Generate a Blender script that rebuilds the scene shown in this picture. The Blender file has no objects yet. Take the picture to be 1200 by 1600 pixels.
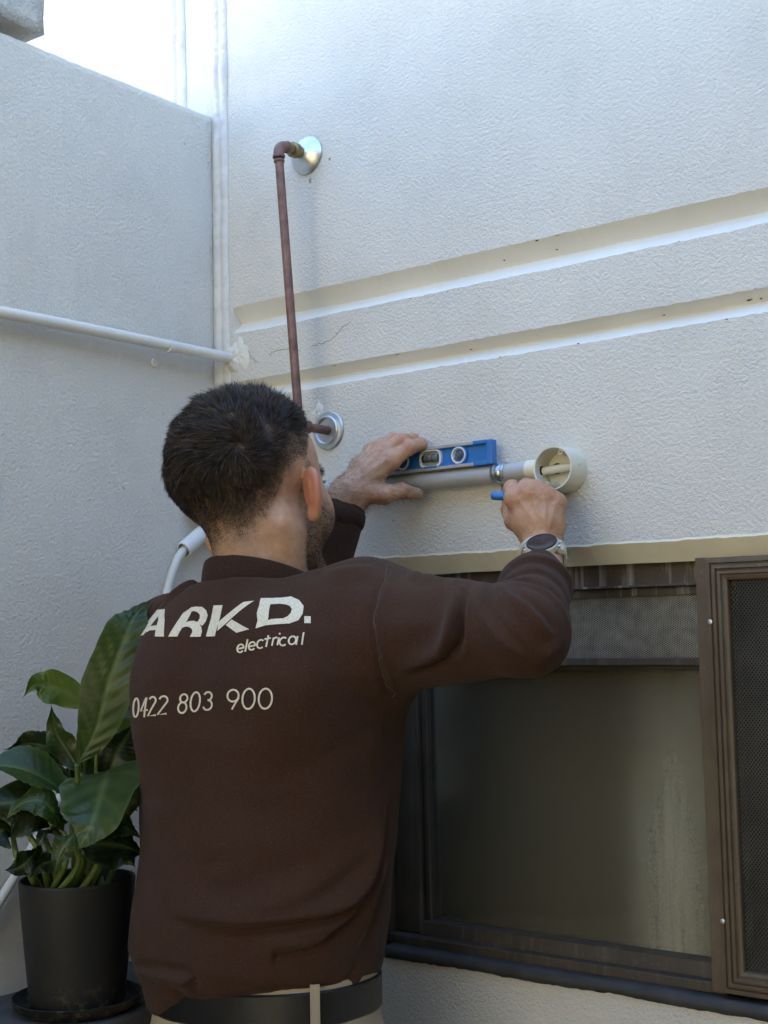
import bpy, bmesh, math, random
import numpy as np
from mathutils import Vector, Matrix
from mathutils.bvhtree import BVHTree

rng = np.random.default_rng(7)
random.seed(7)
scene = bpy.context.scene
COL = scene.collection

# ------------------------------------------------------------------ camera
cam_d = bpy.data.cameras.new('camera'); cam = bpy.data.objects.new('camera', cam_d); COL.objects.link(cam)
cam_d.sensor_fit = 'VERTICAL'; cam_d.sensor_height = 36.0; cam_d.lens = 47.42
cam_d.clip_start = 0.02; cam_d.clip_end = 500
cam.matrix_world = Matrix(((0.7887, 0.0703, 0.6108, 1.5581), (0.6145, -0.0570, -0.7869, -1.56),
                           (-0.0205, 0.9959, -0.0882, 1.42), (0, 0, 0, 1)))
scene.camera = cam

# ------------------------------------------------------------------ sky, sun, exposure
SUN_EL = math.radians(48.0); SUN_DIR = Vector((-0.55, 0.835, 0)).normalized()   # horizontal direction towards the sun
world = bpy.data.worlds.new('World'); scene.world = world; world.use_nodes = True
wn = world.node_tree; wn.nodes.clear()
wo = wn.nodes.new('ShaderNodeOutputWorld'); bg = wn.nodes.new('ShaderNodeBackground'); sky = wn.nodes.new('ShaderNodeTexSky')
sky.sky_type = 'NISHITA'; sky.sun_disc = False; sky.sun_elevation = SUN_EL
sky.sun_rotation = math.atan2(SUN_DIR.x, SUN_DIR.y); sky.dust_density = 0.6; sky.ozone_density = 1.6; sky.air_density = 1.0
hs = wn.nodes.new('ShaderNodeHueSaturation'); hs.inputs['Hue'].default_value = 0.497; hs.inputs['Saturation'].default_value = 1.04
wn.links.new(sky.outputs[0], hs.inputs['Color']); wn.links.new(hs.outputs[0], bg.inputs[0]); wn.links.new(bg.outputs[0], wo.inputs[0])
bg.inputs[1].default_value = 0.15
sun_d = bpy.data.lights.new('sun', 'SUN'); sun = bpy.data.objects.new('sun', sun_d); COL.objects.link(sun)
sun_d.energy = 4.2; sun_d.angle = math.radians(0.5); sun_d.color = (1.0, 0.96, 0.86)
sd = Vector((SUN_DIR.x * math.cos(SUN_EL), SUN_DIR.y * math.cos(SUN_EL), math.sin(SUN_EL)))
sun.rotation_euler = (-sd).to_track_quat('-Z', 'Y').to_euler()
scene.view_settings.view_transform = 'Standard'; scene.view_settings.look = 'None'
scene.view_settings.exposure = 2.94; scene.view_settings.gamma = 1.0; scene.view_settings.use_curve_mapping = False
cy_ = scene.cycles; cy_.max_bounces = 6; cy_.diffuse_bounces = 4; cy_.glossy_bounces = 3; cy_.transmission_bounces = 4; cy_.transparent_max_bounces = 8; cy_.caustics_reflective = False; cy_.caustics_refractive = False

# ------------------------------------------------------------------ helpers
def link(o, parent=None):
    COL.objects.link(o)
    if parent is not None: o.parent = parent
    return o
def thing(name, label, cat, group=None):
    o = bpy.data.objects.new(name, None); o.empty_display_size = .05; link(o); return tag(o, label, cat, group)
def tag(o, label, cat=None, group=None):
    o['label'] = label
    if cat: o['category'] = cat
    if group: o['group'] = group
    return o
def fast_mesh(name, V, Fq, mat, parent=None, smooth=True, attrs=None):
    """V (n,3) array, Fq list of arrays each (m,k)"""
    me = bpy.data.meshes.new(name)
    V = np.asarray(V, dtype=np.float32)
    if not isinstance(Fq, list): Fq = [Fq]
    Fq = [np.asarray(f, dtype=np.int32) for f in Fq if len(f)]
    me.vertices.add(len(V)); me.vertices.foreach_set('co', V.ravel())
    tot = sum(f.size for f in Fq); nf = sum(len(f) for f in Fq)
    me.loops.add(tot); me.loops.foreach_set('vertex_index', np.concatenate([f.ravel() for f in Fq]))
    me.polygons.add(nf)
    lt = np.concatenate([np.full(len(f), f.shape[1], np.int32) for f in Fq])
    ls = np.concatenate([[0], np.cumsum(lt)[:-1]]).astype(np.int32)
    me.polygons.foreach_set('loop_start', ls); me.polygons.foreach_set('loop_total', lt)
    me.polygons.foreach_set('use_smooth', np.full(nf, smooth))
    me.update(calc_edges=True); me.validate()
    if attrs:
        for k, a in attrs.items():
            at = me.attributes.new(k, 'FLOAT', 'POINT'); at.data.foreach_set('value', np.asarray(a, np.float32))
    if mat: me.materials.append(mat)
    o = bpy.data.objects.new(name, me); link(o, parent); return o
def py_mesh(name, V, F, mat, parent=None, smooth=False):
    me = bpy.data.meshes.new(name); me.from_pydata([tuple(map(float, v)) for v in V], [], F); me.update()
    bm = bmesh.new(); bm.from_mesh(me); bmesh.ops.recalc_face_normals(bm, faces=bm.faces); bm.to_mesh(me); bm.free()
    if smooth:
        for p in me.polygons: p.use_smooth = True
    if mat: me.materials.append(mat)
    o = bpy.data.objects.new(name, me); return link(o, parent)
def bm_obj(name, bm, mat, parent=None, smooth=False):
    bmesh.ops.recalc_face_normals(bm, faces=bm.faces)
    me = bpy.data.meshes.new(name); bm.to_mesh(me); bm.free()
    if smooth:
        for p in me.polygons: p.use_smooth = True
    if mat: me.materials.append(mat)
    o = bpy.data.objects.new(name, me); return link(o, parent)
def box(name, lo, hi, mat, parent=None, bevel=0.0, seg=2, rot=None):
    bm = bmesh.new(); bmesh.ops.create_cube(bm, size=1.0)
    lo, hi = Vector(lo), Vector(hi)
    for v in bm.verts: v.co = Vector(((v.co.x + .5) * (hi.x - lo.x) + lo.x, (v.co.y + .5) * (hi.y - lo.y) + lo.y, (v.co.z + .5) * (hi.z - lo.z) + lo.z))
    if bevel > 0: bmesh.ops.bevel(bm, geom=list(bm.edges), offset=bevel, segments=seg, affect='EDGES', profile=.5)
    return bm_obj(name, bm, mat, parent, smooth=False)
def frame_of(d):
    d = np.asarray(d, float); d = d / np.linalg.norm(d)
    a = np.array([0, 0, 1.0]) if abs(d[2]) < .9 else np.array([1.0, 0, 0])
    x = np.cross(a, d); x /= np.linalg.norm(x); return x, np.cross(d, x), d
def catmull(P, n):
    P = np.asarray(P, float)
    if len(P) == 2: return P[0] + np.linspace(0, 1, n)[:, None] * (P[1] - P[0])
    Q = np.vstack([2 * P[0] - P[1], P, 2 * P[-1] - P[-2]]); out = []
    ts = np.linspace(0, len(P) - 1, n)
    for t in ts:
        i = min(int(t), len(P) - 2); u = t - i; a, b, c, d = Q[i:i + 4]
        out.append(.5 * ((2 * b) + (-a + c) * u + (2 * a - 5 * b + 4 * c - d) * u * u + (-a + 3 * b - 3 * c + d) * u ** 3))
    return np.array(out)
def tube_geo(P, R, n=12, cap=True):
    P = np.asarray(P, float); R = np.broadcast_to(np.asarray(R, float), (len(P),))
    T = np.gradient(P, axis=0); T /= np.maximum(np.linalg.norm(T, axis=1), 1e-9)[:, None]
    x, y, _ = frame_of(T[0]); V = []; F = []
    for i, p in enumerate(P):
        x = x - T[i] * (x @ T[i]); x /= np.linalg.norm(x); y = np.cross(T[i], x)
        for k in range(n):
            a = 2 * math.pi * k / n; V.append(p + R[i] * (x * math.cos(a) + y * math.sin(a)))
    for i in range(len(P) - 1):
        for k in range(n): F.append((i * n + k, i * n + (k + 1) % n, (i + 1) * n + (k + 1) % n, (i + 1) * n + k))
    if cap: F.append(tuple(range(n - 1, -1, -1))); F.append(tuple((len(P) - 1) * n + k for k in range(n)))
    return V, F
def tube(name, P, R, mat, parent=None, n=16, cap=True, smooth=True):
    V, F = tube_geo(P, R, n, cap); o = py_mesh(name, V, F, mat, parent, smooth)
    if smooth: auto(o)
    return o
def auto(o, ang=40):
    me = o.data; bm = bmesh.new(); bm.from_mesh(me)
    for e in bm.edges:
        if len(e.link_faces) == 2 and e.calc_face_angle(0) > math.radians(ang): e.smooth = False
    bm.to_mesh(me); bm.free()
def lathe(name, c, axis, prof, mat, parent=None, n=40, closed=False):
    """prof: list of (r, h) along axis"""
    x, y, d = frame_of(axis); c = np.asarray(c, float); V = []; F = []; m = len(prof)
    for k in range(n):
        a = 2 * math.pi * k / n
        for r, h in prof: V.append(c + d * h + r * (x * math.cos(a) + y * math.sin(a)))
    for k in range(n):
        for j in range(m - (0 if closed else 1)):
            j2 = (j + 1) % m; k2 = (k + 1) % n
            F.append((k * m + j, k * m + j2, k2 * m + j2, k2 * m + j))
    bm = bmesh.new(); vs = [bm.verts.new(v) for v in V]
    for f in F: bm.faces.new([vs[i] for i in f])
    bmesh.ops.remove_doubles(bm, verts=bm.verts, dist=1e-6)
    o = bm_obj(name, bm, mat, parent, True); auto(o, 35); return o

# ------------------------------------------------------------------ materials
class NT:
    def __init__(s, name):
        s.m = bpy.data.materials.new(name); s.m.use_nodes = True; s.t = s.m.node_tree
        s.b = s.t.nodes['Principled BSDF']; s.o = s.t.nodes['Material Output']
    def n(s, typ, **kw):
        nd = s.t.nodes.new('ShaderNode' + typ)
        for k, v in kw.items():
            if k.startswith('_'): setattr(nd, k[1:], v)
            else: nd.inputs[k.replace('__', ' ')].default_value = v
        return nd
    def l(s, a, b): s.t.links.new(a, b)
    def set(s, **kw):
        for k, v in kw.items(): s.b.inputs[k.replace('__', ' ')].default_value = v if not (isinstance(v, tuple) and len(v) == 3) else (*v, 1)
    def co(s, scale=(1, 1, 1)):
        tc = s.n('TexCoord'); mp = s.n('Mapping'); mp.inputs['Scale'].default_value = scale; s.l(tc.outputs['Object'], mp.inputs[0]); return mp.outputs[0]
    def noise(s, sc, det=4, rough=.55, co=None, dist=0.0):
        nd = s.n('TexNoise', Scale=sc, Detail=det, Roughness=rough, Distortion=dist); s.l(co if co is not None else s.co(), nd.inputs['Vector']); return nd.outputs['Fac']
    def ramp(s, fac, stops):
        r = s.n('ValToRGB'); e = r.color_ramp.elements
        while len(e) < len(stops): e.new(.5)
        for q, (p, c) in zip(e, stops): q.position = p; q.color = c if len(c) == 4 else (*c, 1)
        s.l(fac, r.inputs[0]); return r.outputs[0]
    def mix(s, fac, a, b, mode='MIX'):
        m = s.n('Mix', _data_type='RGBA', _blend_type=mode)
        for val, i in ((fac, 0), (a, 6), (b, 7)):
            if isinstance(val, (int, float)): m.inputs[i].default_value = val
            elif isinstance(val, tuple): m.inputs[i].default_value = (*val, 1) if len(val) == 3 else val
            else: s.l(val, m.inputs[i])
        return m.outputs[2]
    def math(s, op, a, b=0.0, c=None):
        m = s.n('Math', _operation=op)
        for i, val in enumerate((a, b, c)):
            if val is None: continue
            if isinstance(val, (int, float)): m.inputs[i].default_value = val
            else: s.l(val, m.inputs[i])
        return m.outputs[0]
    def base(s, c): s.l(c, s.b.inputs['Base Color'])
    def bump(s, h, strength=.5, dist=.001, prev=None):
        b = s.n('Bump', Strength=strength, Distance=dist); s.l(h, b.inputs['Height'])
        if prev is not None: s.l(prev, b.inputs['Normal'])
        s.l(b.outputs[0], s.b.inputs['Normal']); return b.outputs[0]
    def attr(s, name): a = s.n('Attribute', _attribute_name=name); return a.outputs['Fac']

def simple(name, col, rough=.5, metal=0.0, var=.12, nscale=40, bump=0.0, bscale=200, bdist=.0004, **kw):
    t = NT(name); t.set(Roughness=rough, Metallic=metal, **kw)
    nz = t.noise(nscale, 5); d = tuple(max(0, c * (1 - var)) for c in col); h = tuple(min(1, c * (1 + var)) for c in col)
    t.base(t.ramp(nz, [(.3, d), (.7, h)]))
    t.l(t.ramp(t.noise(nscale * 1.7, 4), [(.3, (rough * .85,) * 3), (.7, (min(1, rough * 1.15),) * 3)]), t.b.inputs['Roughness'])
    if bump: t.bump(t.noise(bscale, 4), bump, bdist)
    return t.m

def stucco(name, col, dirt=(.50, .47, .40), scale=1.0, strength=.9, dist=.0016, stain=None):
    t = NT(name); t.set(Roughness=.62)
    co = t.co((1, 1, 1))
    nz = t.noise(120 * scale, 4.5, .70, co, .12); big = t.noise(7, 5, .65, co); patch = t.noise(2.6, 3, .6, co)
    # stipple is worn flatter in some patches
    amp = t.ramp(patch, [(.32, (.72, .72, .72)), (.62, (1, 1, 1))])
    h = t.math('MULTIPLY', t.ramp(nz, [(.34, (0, 0, 0)), (.66, (1, 1, 1))]), amp); h = t.math('ADD', h, t.math('MULTIPLY', big, 1.6))
    t.bump(h, strength, dist)
    c = t.ramp(big, [(.28, tuple(x * .92 for x in col)), (.50, col), (.75, tuple(min(1, x * 1.02) for x in col))])
    pits = t.ramp(nz, [(.24, (1, 1, 1)), (.36, (0, 0, 0))]); c = t.mix(t.math('MULTIPLY', pits, .16), c, dirt)
    spot = t.ramp(t.noise(75, 1.5, .5, co), [(.20, (1, 1, 1)), (.235, (0, 0, 0))]); c = t.mix(t.math('MULTIPLY', spot, .5), c, tuple(x * .4 for x in dirt))
    st = t.noise(6, 4, .6, t.co((9, 9, .55))); c = t.mix(t.math('MULTIPLY', t.ramp(st, [(.55, (0, 0, 0)), (.8, (1, 1, 1))]), .11), c, dirt)
    if stain:
        sx = t.n('SeparateXYZ'); t.l(co, sx.inputs[0])
        for x0, w, z0, z1, a in stain:     # dried drip runs on the paint
            g = t.math('SUBTRACT', t.math('ADD', sx.outputs['X'], t.math('MULTIPLY', big, .02)), x0 + .01); g = t.math('EXPONENT', t.math('MULTIPLY', t.math('MULTIPLY', g, g), -1.0 / (w * w)))
            zz = t.n('MapRange'); t.l(sx.outputs['Z'], zz.inputs[0]); zz.inputs[1].default_value = z0; zz.inputs[2].default_value = z0 + .08
            z2 = t.n('MapRange'); t.l(sx.outputs['Z'], z2.inputs[0]); z2.inputs[1].default_value = z1; z2.inputs[2].default_value = z1 - .02
            c = t.mix(t.math('MULTIPLY', t.math('MULTIPLY', g, t.math('MULTIPLY', zz.outputs[0], z2.outputs[0])), a), c, (.33, .35, .36))
    t.base(c); return t.m

M = {}
M['stucco'] = stucco('white_render', (.80, .755, .665), scale=1.7, strength=.95, dist=.0017, stain=[(.222, .010, 1.70, 2.15, .14), (.235, .016, 1.70, 1.95, .12)])
M['stucco2'] = stucco('white_render_fine', (.78, .745, .675), scale=1.6, strength=.95, dist=.0016)
M['coping'] = stucco('weathered_coping', (.62, .60, .55), scale=.8, strength=1.0, dist=.003)
M['paint'] = simple('smooth_white_paint', (.77, .735, .655), .55, var=.05, nscale=9, bump=.35, bscale=60, bdist=.001)
M['caulk'] = simple('old_white_caulk', (.68, .655, .60), .6, var=.1, nscale=30, bump=.5, bscale=70, bdist=.0015)
M['cream'] = simple('bounce_warmed_reveal_paint', (.76, .69, .52), .55, var=.08, nscale=14, bump=.5, bscale=50, bdist=.001)  # the wall's off-white paint with warm bounce light put into its colour
M['pipewhite'] = simple('painted_pipe', (.76, .735, .675), .42, var=.05, nscale=20, bump=.2, bscale=60)
M['bronze'] = None
def bronze(name, col, streak=.25):
    t = NT(name); t.set(Roughness=.5, Metallic=.0)
    nz = t.noise(20, 5); c = t.ramp(nz, [(.3, tuple(x * .8 for x in col)), (.7, tuple(x * 1.2 for x in col))])
    st = t.noise(8, 5, .65, t.co((9, 9, .5)))
    c = t.mix(t.math('MULTIPLY', t.ramp(st, [(.52, (0, 0, 0)), (.72, (1, 1, 1))]), streak), c, (.38, .36, .33))
    sp = t.ramp(t.noise(260, 2), [(.68, (0, 0, 0)), (.75, (1, 1, 1))]); c = t.mix(t.math('MULTIPLY', sp, .25), c, (.4, .38, .33))
    t.base(c); t.bump(t.noise(120, 3), .15, .0005); return t.m
M['bronze'] = bronze('bronze_aluminium', (.105, .073, .043), .08)
M['header'] = bronze('streaked_header', (.085, .064, .050), 1.3)
M['dkframe'] = bronze('dark_window_rail', (.062, .046, .032), .16)
M['seal'] = simple('dark_bitumen_seal', (.040, .040, .040), .6, var=.3, nscale=30, bump=.5, bscale=60, bdist=.0015)
M['meshwire'] = simple('vent_mesh', (.36, .335, .28), .5, .1, var=.25, nscale=60)
M['meshdark'] = simple('screen_mesh', (.075, .07, .062), .45, .3, var=.4, nscale=18)
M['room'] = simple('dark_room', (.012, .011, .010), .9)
t = NT('dusty_glass'); t.set(Roughness=.09, IOR=1.5, Metallic=0.0)
co = t.co(); smear = t.ramp(t.noise(9, 5, .65, t.co((3.2, 3.2, .22)), .1), [(.2, (0, 0, 0)), (.9, (1, 1, 1))]); grit = t.noise(300, 3, .7, co)
sx = t.n('SeparateXYZ'); t.l(co, sx.inputs[0])
gx = t.math('SUBTRACT', sx.outputs['X'], .762); gx = t.math('MULTIPLY', gx, gx); gx = t.math('MULTIPLY', gx, -520.0); g = t.math('EXPONENT', gx)      # paler vertical streak at one place on the pane
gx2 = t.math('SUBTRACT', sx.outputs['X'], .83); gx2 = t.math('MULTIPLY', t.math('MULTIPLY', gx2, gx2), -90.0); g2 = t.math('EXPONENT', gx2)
dust_streak = t.math('ADD', t.math('MULTIPLY', g, .34), t.math('MULTIPLY', g2, .07))
dust_streak = t.math('MULTIPLY', dust_streak, t.math('ADD', .25, t.math('MULTIPLY', smear, 1.1)))
zf = t.n('MapRange'); t.l(sx.outputs['Z'], zf.inputs[0]); zf.inputs[1].default_value = 1.36; zf.inputs[2].default_value = 1.12; zf.inputs[3].default_value = .25; zf.inputs[4].default_value = 1.15; dust_streak = t.math('MULTIPLY', dust_streak, zf.outputs[0]); dust_streak = t.math('ADD', dust_streak, .105); dust_streak = t.math('MULTIPLY', dust_streak, t.math('ADD', .72, t.math('MULTIPLY', grit, .55)))
df = t.n('BsdfDiffuse', Color=(.62, .585, .44, 1)); mx = t.n('MixShader'); tr = t.n('BsdfTransparent', Color=(.75, .72, .62, 1)); gl = t.n('BsdfGlossy', Roughness=.12); fr = t.n('Fresnel', IOR=1.5); m2 = t.n('MixShader')
t.l(fr.outputs[0], m2.inputs[0]); t.l(tr.outputs[0], m2.inputs[1]); t.l(gl.outputs[0], m2.inputs[2])
t.l(dust_streak, mx.inputs[0]); t.l(m2.outputs[0], mx.inputs[1]); t.l(df.outputs[0], mx.inputs[2]); t.l(mx.outputs[0], t.o.inputs[0]); M['glass'] = t.m
M['copper'] = simple('oxidised_copper', (.20, .105, .082), .5, .35, var=.35, nscale=60, bump=.1)
M['chip'] = simple('bare_render', (.42, .37, .29), .8)
M['brass'] = simple('dull_brass', (.28, .22, .11), .38, .8, var=.35, nscale=90)
M['chrome'] = simple('chrome', (.66, .68, .70), .34, 1.0, var=.06, nscale=50)
M['steel'] = simple('brushed_flange', (.52, .53, .54), .35, .7, var=.1, nscale=60)
M['galv'] = simple('galvanised', (.5, .55, .55), .28, .85, var=.25, nscale=90)
M['pvcgrey'] = simple('grey_conduit', (.43, .43, .43), .38, var=.06, nscale=20)
M['pvccream'] = simple('cream_plastic', (.74, .68, .51), .4, var=.03, nscale=15)
M['pvcbox'] = simple('box_plastic', (.74, .70, .57), .38, var=.03, nscale=15)
M['pvcwhite'] = simple('white_plastic', (.74, .75, .74), .4, var=.05, nscale=20)
M['hose'] = simple('white_hose', (.66, .66, .62), .45, var=.08, nscale=14)
M['hole'] = simple('dark_hole', (.02, .02, .02), .8)
M['blue'] = simple('blue_plastic', (.028, .18, .50), .38, var=.10, nscale=40, bump=.1, bscale=400)
M['alloy'] = simple('milled_alloy', (.50, .48, .44), .42, .5, var=.1, nscale=60)
t = NT('vial'); t.set(Base__Color=(.35, .38, .36), Roughness=.08, Transmission__Weight=.6, IOR=1.45); M['vial'] = t.m
M['black'] = simple('black_plastic', (.012, .012, .013), .4, var=.2)
t = NT('black_pot'); t.set(Roughness=.55, Specular__IOR__Level=.35); co = t.co(); sx = t.n('SeparateXYZ'); t.l(co, sx.inputs[0]); mr = t.n('MapRange'); t.l(sx.outputs['Z'], mr.inputs[0]); mr.inputs[1].default_value = 1.0; mr.inputs[2].default_value = .955
c = t.ramp(t.noise(14, 5, .6, co), [(.3, (.010, .0095, .008)), (.7, (.018, .0165, .014))]); sp = t.ramp(t.noise(70, 5, .7, co), [(.52, (0, 0, 0)), (.66, (1, 1, 1))])
c = t.mix(t.math('MULTIPLY', t.math('MULTIPLY', sp, mr.outputs[0]), .7), c, (.13, .10, .06)); c = t.mix(t.math('MULTIPLY', t.ramp(t.noise(28, 6, .7, co), [(.60, (0, 0, 0)), (.72, (1, 1, 1))]), .16), c, (.16, .15, .12)); t.base(c); t.bump(t.noise(160, 3), .15, .0005); M['pot'] = t.m
M['soil'] = simple('potting_soil', (.025, .018, .012), .95, var=.5, nscale=120, bump=1, bscale=160, bdist=.004)
M['stalk'] = simple('leaf_stalk', (.13, .19, .045), .45, var=.2, nscale=30)
M['concrete'] = simple('grey_concrete', (.07, .07, .068), .85, var=.2, nscale=12, bump=.5, bscale=120, bdist=.002)
M['paving'] = simple('paving', (.33, .265, .16), .85, var=.2, nscale=5, bump=.4, bscale=90, bdist=.002)
M['timber'] = simple('timber', (.275, .208, .105), .75, var=.3, nscale=10, bump=.4, bscale=40, bdist=.002)
M['brick'] = simple('far_render', (.50, .445, .27), .85, var=.2, nscale=5)
def leafmat(name, c1, c2):
    t = NT(name); t.set(Roughness=.36, Specular__IOR__Level=.45)
    at = t.attr('rib'); nz = t.noise(25, 4)
    c = t.ramp(nz, [(.3, c1), (.7, c2)]); c = t.mix(t.math('MULTIPLY', at, .75), c, (.12, .17, .05))
    sp = t.ramp(t.noise(160, 2), [(.74, (0, 0, 0)), (.78, (1, 1, 1))]); c = t.mix(t.math('MULTIPLY', sp, .35), c, (.3, .3, .2))
    t.base(c); t.bump(t.noise(240, 3), .12, .0005)
    tl = t.n('BsdfTranslucent'); t.l(c, tl.inputs[0]); mx = t.n('MixShader'); mx.inputs[0].default_value = .28
    t.l(t.b.outputs[0], mx.inputs[1]); t.l(tl.outputs[0], mx.inputs[2]); t.l(mx.outputs[0], t.o.inputs[0]); return t.m
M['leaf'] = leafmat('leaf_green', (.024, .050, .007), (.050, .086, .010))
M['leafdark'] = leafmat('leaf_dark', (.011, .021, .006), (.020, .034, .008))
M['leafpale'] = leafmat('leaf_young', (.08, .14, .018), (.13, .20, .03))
def fabric(name, col, weave=900, fuzz=.5, fade=.75):
    t = NT(name); t.set(Roughness=.92, Sheen__Weight=.06, Sheen__Roughness=.5, Specular__IOR__Level=.15)
    co = t.co(); big = t.noise(9, 5, .6, co); med = t.noise(60, 4, .6, co); fine = t.noise(weave, 3, .7, co)
    c = t.ramp(big, [(.3, tuple(x * .85 for x in col)), (.7, tuple(x * 1.15 for x in col))])
    c = t.mix(t.math('MULTIPLY', t.ramp(fine, [(.45, (0, 0, 0)), (.75, (1, 1, 1))]), fade), c, tuple(min(1, x * 2.2 + .01) for x in col))
    lint = t.ramp(t.noise(330, 1, .5, co), [(.75, (0, 0, 0)), (.78, (1, 1, 1))]); c = t.mix(t.math('MULTIPLY', lint, .22), c, (.25, .2, .17))
    t.base(c); b = t.bump(t.math('ADD', t.math('MULTIPLY', fine, .8), t.math('MULTIPLY', med, 1.4)), .8, .0009); return t.m
M['shirt'] = fabric('brown_fleece', (.045, .0208, .0118))
M['rib'] = fabric('brown_rib_knit', (.036, .0175, .0112), 700)
M['thread'] = simple('thread', (.085, .05, .036), .9)
M['khaki'] = fabric('khaki_twill', (.42, .34, .23), 1200, fade=.15)
M['leather'] = simple('black_leather', (.010, .0095, .009), .42, var=.2, nscale=60, bump=.3, bscale=300)
M['boot'] = simple('boot_leather', (.08, .05, .03), .6, var=.2)
M['yellow'] = simple('yellow_tag', (.65, .38, .05), .5)
t = NT('cream_screen_print'); t.set(Roughness=.7, Specular__IOR__Level=.25); nz = t.noise(500, 3, .7); cw = t.ramp(t.noise(240, 4, .7), [(.28, (1, 1, 1)), (.36, (0, 0, 0))]); t.base(t.mix(t.math('MULTIPLY', cw, .55), t.ramp(nz, [(.30, (.60, .53, .38)), (.62, (.84, .75, .56))]), (.10, .055, .035))); t.bump(nz, .4, .0005); M['print'] = t.m
M['watchwhite'] = simple('ivory_rubber', (.60, .57, .47), .45, var=.06)
t = NT('watch_glass'); t.set(Base__Color=(.012, .013, .018), Roughness=.06, Coat__Weight=.6); M['watchface'] = t.m
t = NT('skin'); t.set(Roughness=.48, Subsurface__Weight=.12, Subsurface__Scale=.012, Specular__IOR__Level=.4); t.b.inputs['Subsurface Radius'].default_value = (1.0, .35, .18)
co = t.co(); nz = t.noise(70, 5, .6, co); fine = t.noise(520, 3, .6, co); blotch = t.noise(28, 4, .6, co)
c = t.ramp(nz, [(.3, (.46, .255, .150)), (.7, (.62, .37, .225))])
c = t.mix(t.math('MULTIPLY', t.ramp(blotch, [(.42, (0, 0, 0)), (.7, (1, 1, 1))]), .30), c, (.42, .19, .125))
c = t.mix(t.attr('red'), c, (.50, .17, .10))
stv = t.attr('stub'); spk = t.ramp(t.noise(780, 2, .5, co), [(.36, (0, 0, 0)), (.60, (1, 1, 1))])
stf = t.math('MULTIPLY', stv, t.math('ADD', .55, t.math('MULTIPLY', spk, .45)), ); c = t.mix(stf, c, (.032, .022, .016))
c = t.mix(t.attr('nail'), c, (.50, .31, .24)); c = t.mix(t.attr('eye'), c, (.6, .58, .55))
t.base(c); t.bump(t.math('ADD', t.math('MULTIPLY', fine, .8), t.math('ADD', nz, t.math('MULTIPLY', blotch, .5))), .6, .0009); M['skin'] = t.m
def hairmat(name, a, b):
    t = NT(name); t.set(Roughness=.42, Specular__IOR__Level=.35); rv = t.attr('rnd'); t.base(t.mix(rv, a, b)); return t.m
M['hair'] = hairmat('dark_brown_hair', (.016, .0105, .0075), (.050, .031, .019))
M['fadehair'] = hairmat('clipped_hair', (.045, .031, .021), (.11, .075, .05))
M['armhair'] = hairmat('arm_hair', (.02, .013, .01), (.05, .03, .02))
# ------------------------------------------------------------------ ground and surroundings
def setting(o): o['kind'] = 'structure'; return o
setting(box('ground', (-40, -40, -.3), (40, 40, 0), M['paving']))
def smooth_noise(n, step, amp, seed):
    r = np.random.default_rng(seed); k = max(4, n // step + 3); pts = r.normal(0, 1, k); x = np.linspace(0, k - 1.001, n); i = x.astype(int); f = x - i; f = f * f * (3 - 2 * f)
    return amp * (pts[i] * (1 - f) + pts[np.minimum(i + 1, k - 1)] * f)

# rendered house wall: plane y = 0, grooves at z 1.93 and 1.81, window opening to the right
house = tag(link(bpy.data.objects.new('house_wall', None)), 'white rendered house wall with two long horizontal grooves above the window', 'wall')
GX = .044
xs = np.concatenate([np.arange(GX, 1.45, .006), np.linspace(1.45, 5, 12)])
nx = len(xs)
def strip(name, rows, mat, parent, smooth=False, X=None):
    X = xs if X is None else X; n = len(X); V = []; F = []
    for yy, zz in rows:
        yy = np.broadcast_to(yy, (n,)); zz = np.broadcast_to(zz, (n,))
        V += [(X[i], yy[i], zz[i]) for i in range(n)]
    for r in range(len(rows) - 1):
        for i in range(n - 1): F.append((r * n + i, r * n + i + 1, (r + 1) * n + i + 1, (r + 1) * n + i))
    return py_mesh(name, V, F, mat, parent, smooth)
e1 = 1.9505 + smooth_noise(nx, 20, .0004, 1) + smooth_noise(nx, 1, .0006, 2); e2 = 1.906 + smooth_noise(nx, 20, .0005, 3) + smooth_noise(nx, 1, .0005, 12)
e3 = 1.8272 + smooth_noise(nx, 18, .0004, 4) + smooth_noise(nx, 1, .0004, 13); e4 = 1.7962 + smooth_noise(nx, 18, .0005, 5) + smooth_noise(nx, 1, .0006, 14)
m1 = 1.9265 + smooth_noise(nx, 25, .0006, 6); m2 = 1.8150 + smooth_noise(nx, 25, .0006, 7)
OX0, OZ0, OZ1 = .320, .957, 1.529
setting_faces = []
strip('wall_face', [(0, 5.2), (0, e1)], M['stucco'], house)
strip('wall_band', [(0, e2), (0, e3)], M['stucco'], house)
g = strip('groove', [(0.0, e1), (.0195, m1 + .001), (.0205, m1 - .001), (0.0, e2)], M['paint'], house)
g = strip('groove', [(0.0, e3), (.0165, m2 + .001), (.0175, m2 - .001), (0.0, e4)], M['paint'], house)
for zc, pts in ((0, [(0, 1.9505), (.0205, 1.9265), (0, 1.906)]), (1, [(0, 1.8272), (.0175, 1.815), (0, 1.7962)])):
    py_mesh('groove_end', [(GX, y, z) for y, z in pts], [(0, 1, 2)], M['paint'], house)
el = 1.529 + smooth_noise(nx, 6, .0005, 8) + smooth_noise(nx, 1, .0005, 15)
strip('wall_face', [(0, e4), (0, el)], M['stucco'], house)
py_mesh('wall_face', [(-5, 0, 0), (GX, 0, 0), (GX, 0, 5.2), (-5, 0, 5.2)], [(0, 1, 2, 3)], M['stucco'], house)
eb = OZ0 + smooth_noise(nx, 5, .0015, 9)
strip('wall_face', [(0, eb), (0, np.zeros(nx))], M['stucco'], house)
kk = xs <= OX0 + .004; strip('wall_face', [(0, el[kk]), (0, eb[kk])], M['stucco'], house, X=xs[kk])
WX1 = 1.52
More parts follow.
